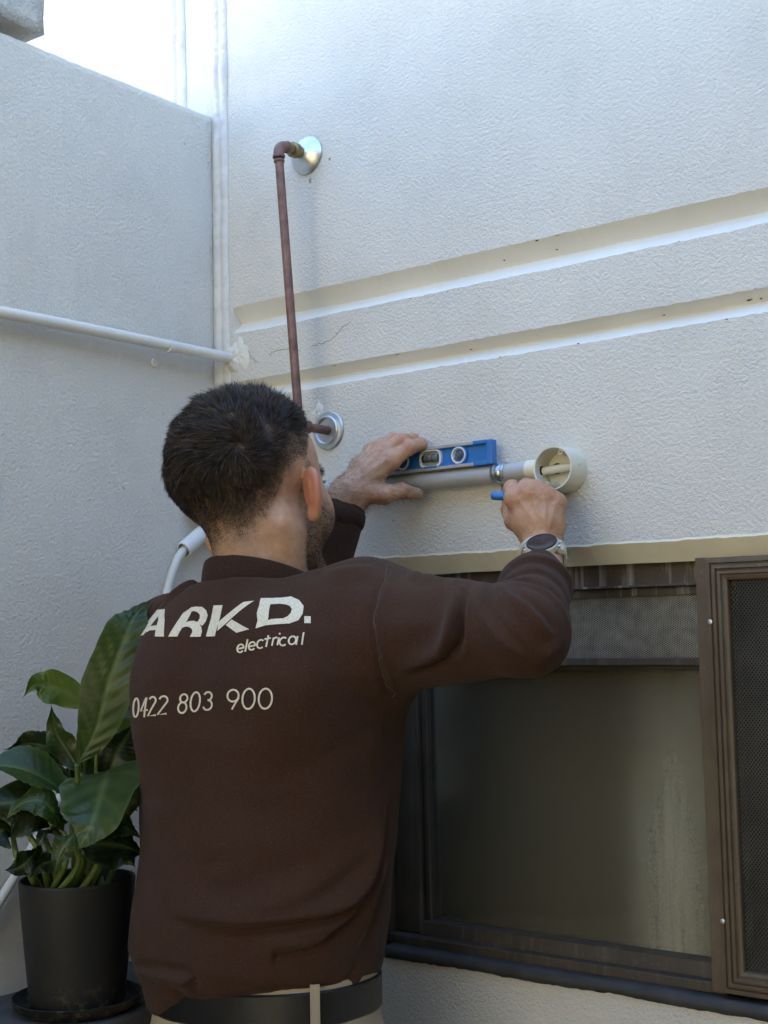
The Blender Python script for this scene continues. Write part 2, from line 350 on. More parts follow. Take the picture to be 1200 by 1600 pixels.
kk = xs >= WX1; strip('wall_face', [(0, el[kk]), (0, eb[kk])], M['stucco'], house, X=xs[kk])
py_mesh('house_shell', [(-5, .001, 5.2), (5, .001, 5.2), (5, 4, 5.2), (-5, 4, 5.2), (-5, .001, 0), (5, .001, 0), (5, 4, 0), (-5, 4, 0)], [(0, 1, 2, 3), (3, 2, 6, 7), (0, 3, 7, 4), (1, 5, 6, 2)], M['paint'], house)
# painted splayed reveal round the opening (lintel band)
k = (xs > .326) & (xs < WX1 + .02); xl = xs[k]; ell = el[k]; nl = len(xl)
lb = 1.5005 + smooth_noise(nl, 9, .0007, 10)
strip('lintel_band', [(.0006, ell + .0016), (-.0012, ell - .003), (.016, lb), (.038, lb + .003)], M['cream'], house, X=xl)
py_mesh('reveal', [(OX0, 0, OZ0), (OX0 + .006, .036, OZ0 + .01), (OX0 + .006, .036, 1.507), (OX0, 0, 1.529)], [(0, 1, 2, 3)], M['dkframe'], house)
py_mesh('reveal', [(WX1, 0, OZ0), (WX1 - .01, .05, OZ0 + .01), (WX1 - .01, .05, 1.507), (WX1, 0, 1.529)], [(0, 1, 2, 3)], M['cream'], house)
# lumpy caulked joints
def caulk(name, x0, x1, z0, z1, bulge, seed, mat, parent, y=-.0005):
    nz = int((z1 - z0) / .004); zz = np.linspace(z0, z1, nz); r = np.random.default_rng(seed)
    wl = smooth_noise(nz, 14, .0009, seed) + smooth_noise(nz, 1, .0006, seed + 1); wr = smooth_noise(nz, 16, .0009, seed + 2) + smooth_noise(nz, 1, .0006, seed + 5); b = 1 + smooth_noise(nz, 12, .20, seed + 3) + smooth_noise(nz, 1, .16, seed + 4)
    V = []; F = []; prof = [(0, 0), (.06, .6), (.22, .95), (.40, .72), (.47, .25), (.53, .25), (.60, .75), (.8, .85), (.94, .5), (1, 0)]; m = len(prof)
    for i, z in enumerate(zz):
        for u, h in prof: V.append((x0 + wl[i] + u * (x1 - x0 + wr[i] - wl[i]), y - bulge * h * max(.25, b[i]), z))
    for i in range(nz - 1):
        for j in range(m - 1): F.append((i * m + j, i * m + j + 1, (i + 1) * m + j + 1, (i + 1) * m + j))
    return py_mesh(name, V, F, mat, parent, True)
caulk('caulked_joint', .004, .037, 1.0, 3.2, .0055, 20, M['caulk'], house)
caulk('caulked_joint', -.0985, -.0605, 2.2, 3.2, .006, 30, M['caulk'], house)
# patched render lumps near the pipe hole in the corner and the lower flange
def lump(name, c, rx, rz, h, seed, mat, parent):
    r = np.random.default_rng(seed); V = [(c[0], c[1] - h, c[2])]; F = []; n = 26; rings = 5
    ph = r.normal(0, 1, 8)
    for j in range(1, rings + 1):
        for i in range(n):
            a = 2 * math.pi * i / n; w = 1 + .18 * math.sin(2 * a + ph[0]) + .13 * math.sin(3 * a + ph[1]) + .09 * math.sin(5 * a + ph[2]) + .05 * math.sin(9 * a + ph[3])
            q = j / rings; hh = h * (1 - q ** 3) * (1 + .35 * r.normal() * (q < 1)) if j < rings else -.0004
            V.append((c[0] + rx * q * w * math.cos(a), c[1] - hh, c[2] + rz * q * w * math.sin(a)))
    for i in range(n): F.append((0, 1 + i, 1 + (i + 1) % n))
    for j in range(rings - 1):
        for i in range(n): F.append((1 + j * n + i, 1 + j * n + (i + 1) % n, 1 + (j + 1) * n + (i + 1) % n, 1 + (j + 1) * n + i))
    return py_mesh(name, V, F, mat, parent, True)
lump('render_patch', (.058, 0, 1.872), .020, .030, .0022, 3, M['paint'], house)
lump('render_patch', (.222, 0, 1.752), .013, .018, .0025, 5, M['paint'], house)
lump('render_patch', (.330, 0, 1.522), .010, .012, .004, 6, M['cream'], house)
for i, (cx, cz, rx, rz) in enumerate([(.215, 2.125, .0035, .004), (.255, 2.15, .003, .002)]):
    lump('render_chip', (cx, 0, cz), rx, rz, .0012, 40 + i, M['chip'], house)
r9 = np.random.default_rng(9)
for i in range(16):
    xx = r9.uniform(.15, 1.0); zz_ = r9.choice([1.9505, 1.8272, 1.906, 1.7962]); lump('render_chip', (xx, .0008, zz_ + r9.uniform(-.002, .001)), r9.uniform(.0015, .0045), r9.uniform(.0006, .0012), .0010, 60 + i, M['chip'] if i % 3 else M['concrete'], house)
for i, (xx, zz_) in enumerate([(.645, 1.934), (.915, 1.818), (.56, 1.935), (.80, 1.818), (.50, 1.817), (.93, 1.8175)]): lump('render_chip', (xx, .0125, zz_), .0018 + .002 * (i == 1), .0008, .0008, 90 + i, M['concrete'], house)
# hairline cracks in the band between the grooves
for i, pts in enumerate([[(.21, 1.862), (.225, 1.8625), (.245, 1.866), (.262, 1.872), (.275, 1.882), (.292, 1.889)], [(.06, 1.895), (.075, 1.88), (.085, 1.862), (.10, 1.852)], [(.12, 1.862), (.15, 1.866), (.19, 1.8605)]]):
    P = catmull([(x, -.0002, z) for x, z in pts], 30); P[:, 2] += np.random.default_rng(i).normal(0, .0011, 30); tube('crack', P, np.where(np.arange(30) % 29 == 0, .0001, .0003), M['concrete'], house, 5)

# ---- window set into the opening
WY = .036
win = link(bpy.data.objects.new('window', None), house); win['label'] = 'bronze window with streaked head rail, mesh vent strip and dusty pane'
box('head_rail', (.328, WY, 1.4718), (.8295, .07, 1.512), M['header'], win, .0012)
box('head_lip', (.328, WY - .006, 1.4705), (.8295, .05, 1.4735), M['header'], win, .0008)
box('vent_rail', (.328, WY + .006, 1.4590), (.8295, .07, 1.4702), M['header'], win, .001)
box('transom', (.352, WY - .004, 1.3690), (.8295, .07, 1.3785), M['dkframe'], win, .0012)
box('transom_bead', (.352, WY + .004, 1.3630), (.8295, .07, 1.3688), M['seal'], win, .001)
box('stile', (.326, WY - .002, .986), (.374, .07, 1.4588), M['dkframe'], win, .0015)
box('glazing_bead', (.3742, WY + .006, 1.004), (.386, .07, 1.3628), M['dkframe'], win, .003, 3)
py_mesh('bottom_rail', [(.3743, WY - .004, .985), (.8295, WY - .004, .985), (.8295, WY - .001, 1.003), (.3743, WY - .001, 1.003), (.8295, .066, 1.0075), (.3743, .066, 1.0075), (.3743, .07, .985), (.8295, .07, .985)],
        [(0, 1, 2, 3), (3, 2, 4, 5), (0, 6, 7, 1), (5, 4, 7, 6), (1, 7, 4, 2), (0, 3, 5, 6)], M['dkframe'], win)
box('sill', (.326, .016, .9715), (.846, .075, .9848), M['dkframe'], win, .0015)
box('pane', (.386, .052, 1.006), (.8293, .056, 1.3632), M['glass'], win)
xq = np.arange(.335, 1.50, .006); nq = len(xq); zt = .972 + smooth_noise(nq, 6, .0006, 50); zb = .9545 + smooth_noise(nq, 9, .0010, 51) + smooth_noise(nq, 1, .0005, 52) - np.clip((xq - .80) * .02, 0, .004)
strip('sealant_strip', [(.018, zt + .0005), (.008, zt), (-.0008, zt - .002), (-.0022, (zt + zb) / 2), (-.0026, zb + .0015), (.001, zb)], M['seal'], win, True, X=xq)
box('mullion', (.8297, .010, .975), (.8462, .075, 1.5035), M['bronze'], win, .0012)
def wires(name, x0, x1, z0, z1, y, ang, pitch, w, dep, mat, parent):
    V = []; F = []
    for sgn in (1, -1):
        dx, dz = math.cos(ang), sgn * math.sin(ang); px_, pz_ = -dz, dx
        cs = [x * px_ + z * pz_ for x in (x0, x1) for z in (z0, z1)]; c = math.floor(min(cs) / pitch) * pitch
        while c < max(cs):
            ts = []
            ox, oz = px_ * c, pz_ * c
            lo_, hi_ = -1e9, 1e9
            for o, dd, a, b in ((ox, dx, x0, x1), (oz, dz, z0, z1)):
                t1, t2 = (a - o) / dd, (b - o) / dd; lo_, hi_ = max(lo_, min(t1, t2)), min(hi_, max(t1, t2))
            if hi_ - lo_ > .0015:
                i = len(V); yy = y + (dep * .6 if sgn < 0 else 0)
                for t in (lo_, hi_):
                    X, Z_ = ox + dx * t, oz + dz * t
                    for a, b in ((-.5, 0), (.5, 0), (.5, 1), (-.5, 1)): V.append((X + px_ * w * a, yy + dep * b, Z_ + pz_ * w * a))
                F += [(i, i + 1, i + 5, i + 4), (i + 1, i + 2, i + 6, i + 5), (i + 2, i + 3, i + 7, i + 6), (i + 3, i, i + 4, i + 7)]
            c += pitch
    o = py_mesh(name, V, F, mat, parent); o['kind'] = 'stuff'; return o
wires('vent_mesh', .352, .8297, 1.3785, 1.459, .046, math.radians(30), .0024, .00085, .0008, M['meshwire'], win)
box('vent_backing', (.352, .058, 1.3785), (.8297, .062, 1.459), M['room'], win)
# ---- security screen to the right, ribbed mitred frame
scr = link(bpy.data.objects.new('window_screen', None), house); scr['label'] = 'brown window screen with ribbed mitred frame and dark mesh'
sx0, sx1, sz0, sz1, fw = .8464, 1.50, .9775, 1.5024, .0285
prof = [(0, .034), (0, .004), (.0015, .0005), (.0065, .0), (.0078, .0028), (.0088, .0028), (.010, -.001), (.0138, -.0012), (.015, .0022), (.016, .0022), (.0172, -.001), (.0205, -.001), (.0218, .0026), (.0228, .0026), (.024, .002), (.0275, .0035), (.0285, .006), (.0285, .034)]
def rail(name, a, b, inward, ):
    V = []; F = []; a = np.array(a); b = np.array(b); d = (b - a) / np.linalg.norm(b - a); inward = np.array(inward, float)
    for end, s in ((a, 1), (b, -1)):
        for q, y in prof: p = end + inward * q + d * q * s; V.append((p[0], y, p[1]))
    n = len(prof)
    for i in range(n - 1): F.append((i, i + 1, n + i + 1, n + i))
    return py_mesh(name, V, F, M['bronze'], scr)
rail('top_rail', (sx0, sz1), (sx1, sz1), (0, -1)); rail('bottom_rail', (sx0, sz0), (sx1, sz0), (0, 1)); rail('stile', (sx0, sz0), (sx0, sz1), (1, 0)); rail('stile', (sx1, sz0), (sx1, sz1), (-1, 0))
wires('screen_mesh', sx0 + fw, sx1 - fw, sz0 + fw, sz1 - fw, .012, math.radians(52), .0034, .0010, .0008, M['meshdark'], scr)
for z in (1.4235, 1.0635): lathe('screw', (.8515, .0002, z), (0, -1, 0), [(0, .0018), (.0015, .0018), (.003, .0012), (.0034, 0)], M['steel'], scr, 16)
# room behind the glass
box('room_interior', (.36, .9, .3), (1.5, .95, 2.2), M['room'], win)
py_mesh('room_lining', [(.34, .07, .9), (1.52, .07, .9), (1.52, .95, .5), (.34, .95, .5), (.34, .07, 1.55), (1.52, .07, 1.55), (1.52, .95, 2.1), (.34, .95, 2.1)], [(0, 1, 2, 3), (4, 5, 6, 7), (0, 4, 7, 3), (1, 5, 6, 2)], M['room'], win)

# ------------------------------------------------------------------ boundary wall on the left
bw = tag(link(bpy.data.objects.new('boundary_wall', None)), 'white rendered boundary wall on the left meeting the house wall in the corner', 'wall')
def prism_y(name, poly, y0, y1, mat, parent, n=1):
    V = []; F = []; m = len(poly)
    for y in np.linspace(y0, y1, n + 1): V += [(x, y, z) for x, z in poly]
    for j in range(n):
        for i in range(m): F.append((j * m + i, j * m + (i + 1) % m, (j + 1) * m + (i + 1) % m, (j + 1) * m + i))
    F += [tuple(range(m)), tuple(n * m + i for i in range(m))]
    return py_mesh(name, V, F, mat, parent)
yy = np.linspace(-6, -.0012, 900); zt_ = 2.287 + smooth_noise(900, 20, .0003, 61) + smooth_noise(900, 1, .0003, 62); V = []; F = []
pr = [(0, -2.4), (0, -.014), (-.002, -.006), (-.007, -.0015), (-.014, 0), (-.10, 0), (-.112, -.012), (-.112, -2.4)]; m = len(pr)
for i, y in enumerate(yy):
    for x, dz in pr: V.append((x, y, max(0, zt_[i] + dz)))
for i in range(len(yy) - 1):
    for j in range(m - 1): F.append((i * m + j, i * m + j + 1, (i + 1) * m + j + 1, (i + 1) * m + j))
py_mesh('wall_face', V, F, M['stucco2'], bw)
# coping block on the wall near the camera
r_ = np.random.default_rng(5)
cb = bmesh.new(); bmesh.ops.create_cube(cb, size=1); bmesh.ops.bevel(cb, geom=list(cb.edges), offset=.10, segments=3, affect='EDGES'); bmesh.ops.subdivide_edges(cb, edges=list(cb.edges), cuts=2, use_grid_fill=True)
for v in cb.verts:
    x, y, z = v.co; v.co = (-.05 + x * .135, -.80 + y * .90, 2.336 + z * .084)
    if y > .3: v.co += Vector((r_.normal(0, .0015), r_.normal(0, .003), r_.normal(0, .0015)))
tag(bm_obj('coping_block', cb, M['coping'], None, True), 'weathered pale coping block lying on top of the boundary wall', 'block')
# painted pipe along the boundary wall, into the corner
pw = thing('wall_pipe', 'white painted thin pipe running along the boundary wall into the corner', 'pipe')
pa, pb = np.array((0.0260, -0.5588, 1.8661)), np.array((0.0387, -0.0000, 1.8676))
tube('pipe', catmull([pa, pa * .6 + pb * .4 + np.array([0, 0, .002]), pb], 20), .0088, M['pipewhite'], pw, 18)
tube('paint_bead', [pa + np.array((-.012, 0, .009)), pb + np.array((-.02, -.002, .008))], .005, M['paint'], pw, 8)
cp = pb + (pa - pb) * .236
tube('pipe_clip', [cp + np.array((0, -.005, 0)), cp + np.array((0, .005, 0))], .0103, M['pipewhite'], pw, 18)
lathe('clip_lug', (0, cp[1], cp[2] - .021), (1, 0, 0), [(.0, .0035), (.006, .003), (.0075, -.002)], M['pipewhite'], pw, 20)
tag(lump('pipe_hole_filler', tuple(pb + np.array((.003, 0, -.002))), .021, .019, .006, 8, M['caulk'], None), 'cracked white filler round the pipe end in the corner', 'filler')

# ledge the plant stands on
lg = tag(box('ledge', (.0015, -1.3, 0), (.222, -.0015, .9445), M['concrete'], None, .004), 'dark grey concrete ledge under the potted plant', 'ledge')

# unseen yard parts added to shape the light: roof, side wall, fence, sunlit block
pt = thing('sky_blocking_roof', 'unseen timber roof added behind the camera to block sky light', 'roof')  # invented roof out of view; keeps sky light off the lower walls
box('deck', (-.1, -3.7, 2.95), (2.7, -1.98, 3.03), M['timber'], pt)
for x in (-.05, 2.5):
    for y in (-3.6, -2.1): box('post', (x, y, 0), (x + .1, y + .1, 2.95), M['timber'], pt)
tag(box('added_side_wall', (2.75, -6, 0), (2.9, -.002, 3.0), M['timber'], None), 'unseen timber clad wall added on the right to shape the light', 'wall')  # out-of-view wall added to cut sky light and bounce warmth to the left
fn = thing('added_timber_fence', 'unseen timber board fence added behind the camera to bounce warm light', 'fence')  # out-of-view fence added as a sunlit warm bounce surface
for i in range(19): box('board', (-.10 + i * .145, -7.92, .03), (-.10 + i * .145 + .138, -7.90, 1.9), M['timber'], fn)
for i in range(2): box('post', (-.05 + i * 1.6, -8.02, 0), (.05 + i * 1.6, -7.925, 1.95), M['timber'], fn)
nb = thing('added_bounce_block', 'unseen cream block added behind the yard to bounce warm sunlight', 'building')  # made-up block out of view; its sunlit face throws warm light back
NBY = -15.0
box('wall', (-28, NBY - 8, 0), (28, NBY, 6.0), M['brick'], nb)
for i in range(16):
    for j in range(2): box('window_pane', (-24 + i * 3.2, NBY, 1.2 + j * 2.6), (-22.6 + i * 3.2, NBY + .02, 2.5 + j * 2.6), M['watchface'], nb)
# ------------------------------------------------------------------ copper pipe
cp_ = thing('copper_pipe', 'brown copper water pipe standing off the wall between two round flanges', 'pipe')
A = np.array((0.2092, 0.0000, 2.1665)); B = np.array((0.2442, 0.0000, 1.7266)); so = .068
Ao = A + np.array((0, -so, 0)); Bo = B + np.array((0, -so, 0)); dv = (Bo - Ao) / np.linalg.norm(Bo - Ao)
tube('pipe', [Ao + dv * .03, Bo - dv * .026], .0068, M['copper'], cp_, 18)
def elbow(c, d1, d2, r, R, name):
    c = np.array(c); P = []
    for t_ in np.linspace(0, 1, 10): P.append((1 - t_) ** 2 * (c + d1 * R) + 2 * t_ * (1 - t_) * c + t_ ** 2 * (c + d2 * R))
    return tube(name, P, r, M['copper'], cp_, 18)
yv = np.array((0, 1.0, 0))
el1 = elbow(Ao, yv, dv, .0085, .021, 'elbow'); el2 = elbow(Bo, -dv, yv, .0082, .020, 'elbow')
for c, d, rr in ((Ao + dv * .021, dv, .0098), (Ao + dv * .028, dv, .0085), (Ao + yv * .020, yv, .0096), (Bo - dv * .020, dv, .0098), (Bo + yv * .019, yv, .0102)):
    tube('collar', [c - d * .0022, c - d * .001, c + d * .001, c + d * .0022], [rr * .93, rr, rr, rr * .93], M['copper'], cp_, 18)
lathe('brass_fitting', Ao + yv * .022, (0, 1, 0), [(.0, 0), (.0085, 0), (.0095, .003), (.0095, .006), (.008, .007), (.008, .010), (.0118, .011), (.0118, .020), (.0095, .021), (.0095, .047)], M['brass'], cp_, 6 * 4)
lathe('wall_flange', A, (0, -1, 0), [(.0305, .0), (.031, .002), (.029, .005), (.022, .009), (.014, .013), (.0105, .016), (.0095, .017)], M['chrome'], cp_, 56)
tube('stub', [Bo + yv * .014, Bo + yv * so], .0068, M['copper'], cp_, 18)
lathe('wall_flange', B, (0, -1, 0), [(.0295, .0), (.0298, .0015), (.028, .0035), (.0225, .0045), (.0205, .0055), (.0195, .0035), (.012, .003), (.0, .003)], M['steel'], cp_, 56)
lathe('flange_ring', B + np.array((0, -.0005, 0)), (0, -1, 0), [(.0185, .003), (.0190, .0065), (.0205, .0075), (.0220, .0065), (.0225, .004)], M['chrome'], cp_, 56)
# ------------------------------------------------------------------ conduit, clip, junction box
bc = np.array((0.6574, -0.0360, 1.6286)); bc[1] = 0; JR = .0292; JD = .038
CZ = 1.6315; CR = .0126; CYc = -.0170
cd = thing('conduit', 'grey plastic conduit running level along the wall under the blue level', 'conduit')
tube('tube', [(.07, CYc, CZ), (bc[0] - JR - .004, CYc, CZ)], CR, M['pvcgrey'], cd, 24)
tube('bend', catmull([(.07, CYc, CZ), (.040, -.020, CZ), (.022, -.040, CZ - .004), (.019, -.075, CZ - .014)], 20), CR, M['pvcgrey'], cd, 24)
ccl = thing('pipe_saddle', 'shiny galvanised saddle clip round the grey conduit beside the round box', 'clip')
cx0, cx1 = .5545, .5745
Vv = []; Ff = []; n = 24
for ix, x in enumerate((cx0, cx1)):
    for rr in (CR + .0002, CR + .0016):
        for k_ in range(n): a = math.radians(-95 + 190 * k_ / (n - 1)) + math.pi; Vv.append((x, CYc + rr * math.cos(a), CZ + rr * math.sin(a)))
for k_ in range(n - 1):
    Ff += [(n + k_, n + k_ + 1, 3 * n + k_ + 1, 3 * n + k_), (k_, k_ + 1, n + k_ + 1, n + k_), (2 * n + k_, 2 * n + k_ + 1, 3 * n + k_ + 1, 3 * n + k_)]
py_mesh('strap', Vv, Ff, M['galv'], ccl, True)
for s in (-1,): box('foot', (cx0, -.0035, CZ + s * (CR + .008) - .008), (cx1, -.0015, CZ + s * (CR + .008) + .008), M['galv'], ccl, .0004, 1)
for x in (cx0 + .004, cx1 - .004): tube('ridge', [(x, CYc + (CR + .0016) * math.cos(math.radians(a)), CZ + (CR + .0016) * math.sin(math.radians(a))) for a in range(95, 268, 12)], .0008, M['galv'], ccl, 6)
jb = thing('junction_box', 'open round cream junction box fixed to the wall at the conduit end', 'junction box')
lathe('shell', bc, (0, -1, 0), [(0, .0045), (JR - .0028, .0045), (JR - .0024, JD), (JR - .0005, JD + .0004), (JR, JD - .0006), (JR + .0012, .002), (JR + .0012, .0)], M['pvcbox'], jb, 64)
lathe('spout', np.array((bc[0] - JR + .001, CYc, CZ)), (-1, 0, 0), [(.0125, -.001), (.0140, .002), (.0140, .021), (.0132, .0215), (.0119, .0215)], M['pvccream'], jb, 32)
for s in (-1, 1): lathe('cable_opening', bc + np.array((s * (JR - .0031), -.0165, 0)), (-s, 0, 0), [(0, .0002), (.0095, .0002), (.0105, .0)], M['hole'], jb, 28)
for x_, z_, r_ in ((.0135, .002, .0085), (-.0125, .003, .0075)): lathe('back_hole', bc + np.array((x_, -.0047, z_)), (0, -1, 0), [(0, .0), (r_, .0)], M['hole'], jb, 24)
tube('cable_sheath', [bc + np.array((-JR + .004, -.0185, -.0005)), bc + np.array((JR - .004, -.0175, .003))], .0056, M['pvccream'], jb, 16)
for (x, z) in ((.010, .0205), (-.0125, -.0195)):
    lathe('screw_post', bc + np.array((x, -.004, z)), (0, -1, 0), [(.0036, 0), (.0034, .030), (.0016, .0302), (.0015, .026), (0, .026)], M['pvccream'], jb, 20)
    lathe('screw_hole', bc + np.array((x, -.0305, z)), (0, -1, 0), [(0, .0), (.0015, .0)], M['hole'], jb, 12)
lathe('knockout', bc + np.array((JR + .0006, -.020, .004)), (1, 0, 0), [(.0022, 0), (.0020, .0009), (.0010, .0011), (0, .0006)], M['pvcbox'], jb, 16)
# ------------------------------------------------------------------ spirit level
lv = thing('spirit_level', 'short blue spirit level resting on the grey conduit under the left hand', 'spirit level')
LX0, LX1, LZ0 = .345, 0.5586, 1.6445; LZ1 = 1.6770; LY0, LY1 = -.0315, -.0205
fb = .0048
box('web', (LX0 + .002, LY0 + .0040, LZ0 + .002), (LX1 - .002, LY1 - .0030, LZ1 - .002), M['blue'], lv)
box('lower_flange', (LX0, LY0, LZ0), (LX1, LY1, LZ0 + fb), M['blue'], lv, .0009); box('upper_flange', (LX0, LY0, LZ1 - fb), (LX1, LY1, LZ1), M['blue'], lv, .0009)
box('end_cap', (LX1 - .0075, LY0 - .0012, LZ0 - .0008), (LX1 + .0012, LY1 + .001, LZ1 + .0008), M['blue'], lv, .0011)
for z0, z1 in ((LZ0 - .0007, LZ0 + .0036), (LZ1 - .0036, LZ1 + .0007)):
    box('alloy_strip', (LX0 - .001, LY0 - .0009, z0), (LX1 - .030, LY1 + .0005, z1), M['alloy'], lv, .0005)
    box('corner_guard', (LX1 - .0298, LY0 - .0012, z0 - .0003), (LX1 - .0076, LY1 + .0008, z1 + .0012 if z0 < LZ0 + .01 else z1 + .0003), M['blue'], lv, .0008)
zc = (LZ0 + LZ1) / 2; fy = LY0 + .0005
def ring_vial(x):
    c = np.array((x, fy + .005, zc))
    lathe('vial_surround', c, (0, -1, 0), [(.0138, 0), (.0138, .0046), (.0126, .0056), (.012, .0054)], M['blue'], lv, 36)
    lathe('vial_ring', c, (0, -1, 0), [(.0120, 0), (.0120, .0058), (.0112, .0066), (.0098, .0062), (.0085, .001)], M['pvcwhite'], lv, 36)
    lathe('vial_window', c, (0, -1, 0), [(0, .0006), (.0086, .0006)], M['black'], lv, 28)
    tube('vial', [c + np.array((-.0058, -.0025, -.0052)), c + np.array((.0058, -.0025, .0052))], .0038, M['vial'], lv, 14)
    for q in (-.0015, .0018): tube('vial_mark', [c + np.array((q - .0027, -.0052, q + .0027)), c + np.array((q, -.0066, q)), c + np.array((q + .0027, -.0052, q - .0027))], .0004, M['black'], lv, 6)
ring_vial(LX1 - .0545); ring_vial(LX1 - .152)
vx = LX1 - .1025
def rrect(name, x, hw, hh, bow, w, y0, y1, mat):
    out = []; inn = []
    for a in np.linspace(0, 2 * math.pi, 41)[:-1]:
        c_, s_ = math.cos(a), math.sin(a); ex = np.sign(c_) * abs(c_) ** .45; ez = np.sign(s_) * abs(s_) ** .35
        out.append((x + hw * ex * (1 + bow * (1 - ez * ez)), zc + hh * ez)); inn.append((x + (hw - w) * ex * (1 + bow * (1 - ez * ez)), zc + (hh - w * .55) * ez))
    V = [(p[0], y0, p[1]) for p in out] + [(p[0], y1, p[1]) for p in out] + [(p[0], y1 + .0004, p[1]) for p in inn] + [(p[0], y0, p[1]) for p in inn]; n = 40; F = []
    for r in range(3):
        for k_ in range(n): F.append((r * n + k_, r * n + (k_ + 1) % n, (r + 1) * n + (k_ + 1) % n, (r + 1) * n + k_))
    return py_mesh(name, V, F, mat, lv)
rrect('vial_frame', vx, .0168, .0122, .12, .0030, fy + .006, fy - .0012, M['pvcwhite'])
box('vial_backing', (vx - .015, fy + .0030, zc - .0105), (vx + .015, fy + .0038, zc + .0105), M['alloy'], lv)
tube('vial', [(vx - .0115, fy + .002, zc + .0005), (vx + .0125, fy + .002, zc + .0005)], .0052, M['vial'], lv, 16)
tube('vial_end', [(vx - .0135, fy + .002, zc + .0005), (vx - .0095, fy + .002, zc + .0005)], .0055, M['black'], lv, 16)
for q in (-.004, .004): tube('vial_mark', [(vx + q, fy + .002 + .0054 * math.cos(a), zc + .0005 + .0054 * math.sin(a)) for a in np.linspace(math.pi / 2, 3 * math.pi / 2, 9)], .0005, M['black'], lv, 6)
box('vial_cover', (vx - .012, fy - .0014, zc - .0148), (vx + .012, fy + .003, zc - .0105), M['blue'], lv, .001)
# ------------------------------------------------------------------ white sleeve and hose in the corner
sl0, sl1 = np.array((0.0190, -0.0898, 1.5536)), np.array((0.0190, 0.0001, 1.6149))
dsl = (sl1 - sl0) / np.linalg.norm(sl1 - sl0)
slv = thing('pipe_sleeve', 'short white plastic pipe sleeve on the boundary wall beside the head', 'pipe')
lathe('sleeve', sl0, dsl, [(.0105, .04), (.0105, .0), (.0125, .0), (.0127, .003), (.0127, np.linalg.norm(sl1 - sl0))], M['pvcwhite'], slv, 32)
tube('elbow', catmull([sl1, sl1 + dsl * .02, (.019, -.045, CZ - .010), (.019, -.070, CZ - .012)], 14), .0122, M['pvcwhite'], slv, 20)
hs_ = catmull([sl0 + dsl * .03, np.array((0.0180, -0.0971, 1.5444)), np.array((0.0170, -0.1140, 1.5122)), np.array((0.0160, -0.1294, 1.4726)), np.array((0.0160, -0.1831, 1.3862)), np.array((0.0160, -0.2630, 1.2780)), np.array((0.0160, -0.3286, 1.1967)), np.array((0.0170, -0.3762, 1.1345)), np.array((0.0180, -0.4167, 1.0869)), np.array((0.0200, -0.4893, 1.0078))], 60)
tag(tube('hose', hs_, .0066, M['hose'], None, 16), 'white hose curving down the boundary wall behind the plant', 'hose')
# ------------------------------------------------------------------ potted plant
pl = thing('potted_plant', 'peace lily with broad dark green leaves in a round black pot', 'plant')
PC = np.array((0.1399, -0.3985)); pz0, pz1 = .953, 1.1085
c3 = np.array((PC[0], PC[1], 0))
lathe('pot', c3, (0, 0, 1), [(0, pz0), (.057, pz0), (.0605, pz0 + .004), (.0685, pz0 + .085), (.0745, pz1 - .003), (.0745, pz1), (.0735, pz1 + .0015), (.0715, pz1 + .0005), (.071, pz1 - .012), (.070, pz1 - .025)], M['pot'], pl, 72)
lathe('soil', c3, (0, 0, 1), [(.0705, pz1 - .022), (.04, pz1 - .017), (0, pz1 - .015)], M['soil'], pl, 40)
lathe('saucer', c3, (0, 0, 1), [(0, .9455), (.070, .9455), (.080, .954), (.0835, .9625), (.082, .9632), (.078, .955), (.069, .9495), (0, .9495)], M['pot'], pl, 72)
def leaf(mid, width, side, mat, wmax=.42, tipw=.9, fold=.25, wave=.0048, seed=0, n=30, m=14, ripple=.0032, vein=13, droop=0.0):
    """mid: control points base -> tip, width: full width, side: approximate direction of the blade's right half"""
    r = np.random.default_rng(seed); P = catmull(mid, n); T = np.gradient(P, axis=0); T /= np.linalg.norm(T, axis=1)[:, None]
    side = np.asarray(side, float); V = []; rib = []; F = []
    L_ = np.linalg.norm(np.diff(P, axis=0), axis=1).sum(); p1, p2, p3 = r.uniform(0, 6, 3)
    a = wmax / (1 - wmax)
    for i in range(n):
        s = i / (n - 1); S = side - T[i] * (side @ T[i]); S /= np.linalg.norm(S); N = np.cross(S, T[i])
        w = width * .5 * max(.004, (s ** (1.6 * a) * (1 - s) ** 1.6) / ((wmax ** (1.6 * a)) * (1 - wmax) ** 1.6))
        for j in range(m + 1):
            u = 2 * j / m - 1; au = abs(u)
            h = fold * w * (au ** 1.3) - droop * w * au * au
            h += ripple * math.sin((s * vein - au * 1.5) * 2 * math.pi) * min(1, au * 3) * (1 - au * .5) * min(1, w / .012)
            h += wave * math.sin(s * 15 + (p1 if u > 0 else p2)) * au ** 2 * min(1, w / .01) - .0012 * math.exp(-(u / .07) ** 2)
            V.append(P[i] + S * w * u * (1 + .05 * math.sin(s * 21 + p3)) + N * h); rib.append(max(math.exp(-(u / .055) ** 2), .35 * max(0, math.cos((s * vein - au * 1.5) * 2 * math.pi)) ** 8, .6 * max(0, au - .96) / .04))
    for i in range(n - 1):
        for j in range(m): F.append((i * (m + 1) + j, i * (m + 1) + j + 1, (i + 1) * (m + 1) + j + 1, (i + 1) * (m + 1) + j))
    return fast_mesh('leaf', np.array(V), np.array(F), mat, pl, True, {'rib': rib})
RT = np.array((.789, .6145, 0)); UPV = np.array((0, 0, 1.0)); FW = np.array((-.61, .787, .09))
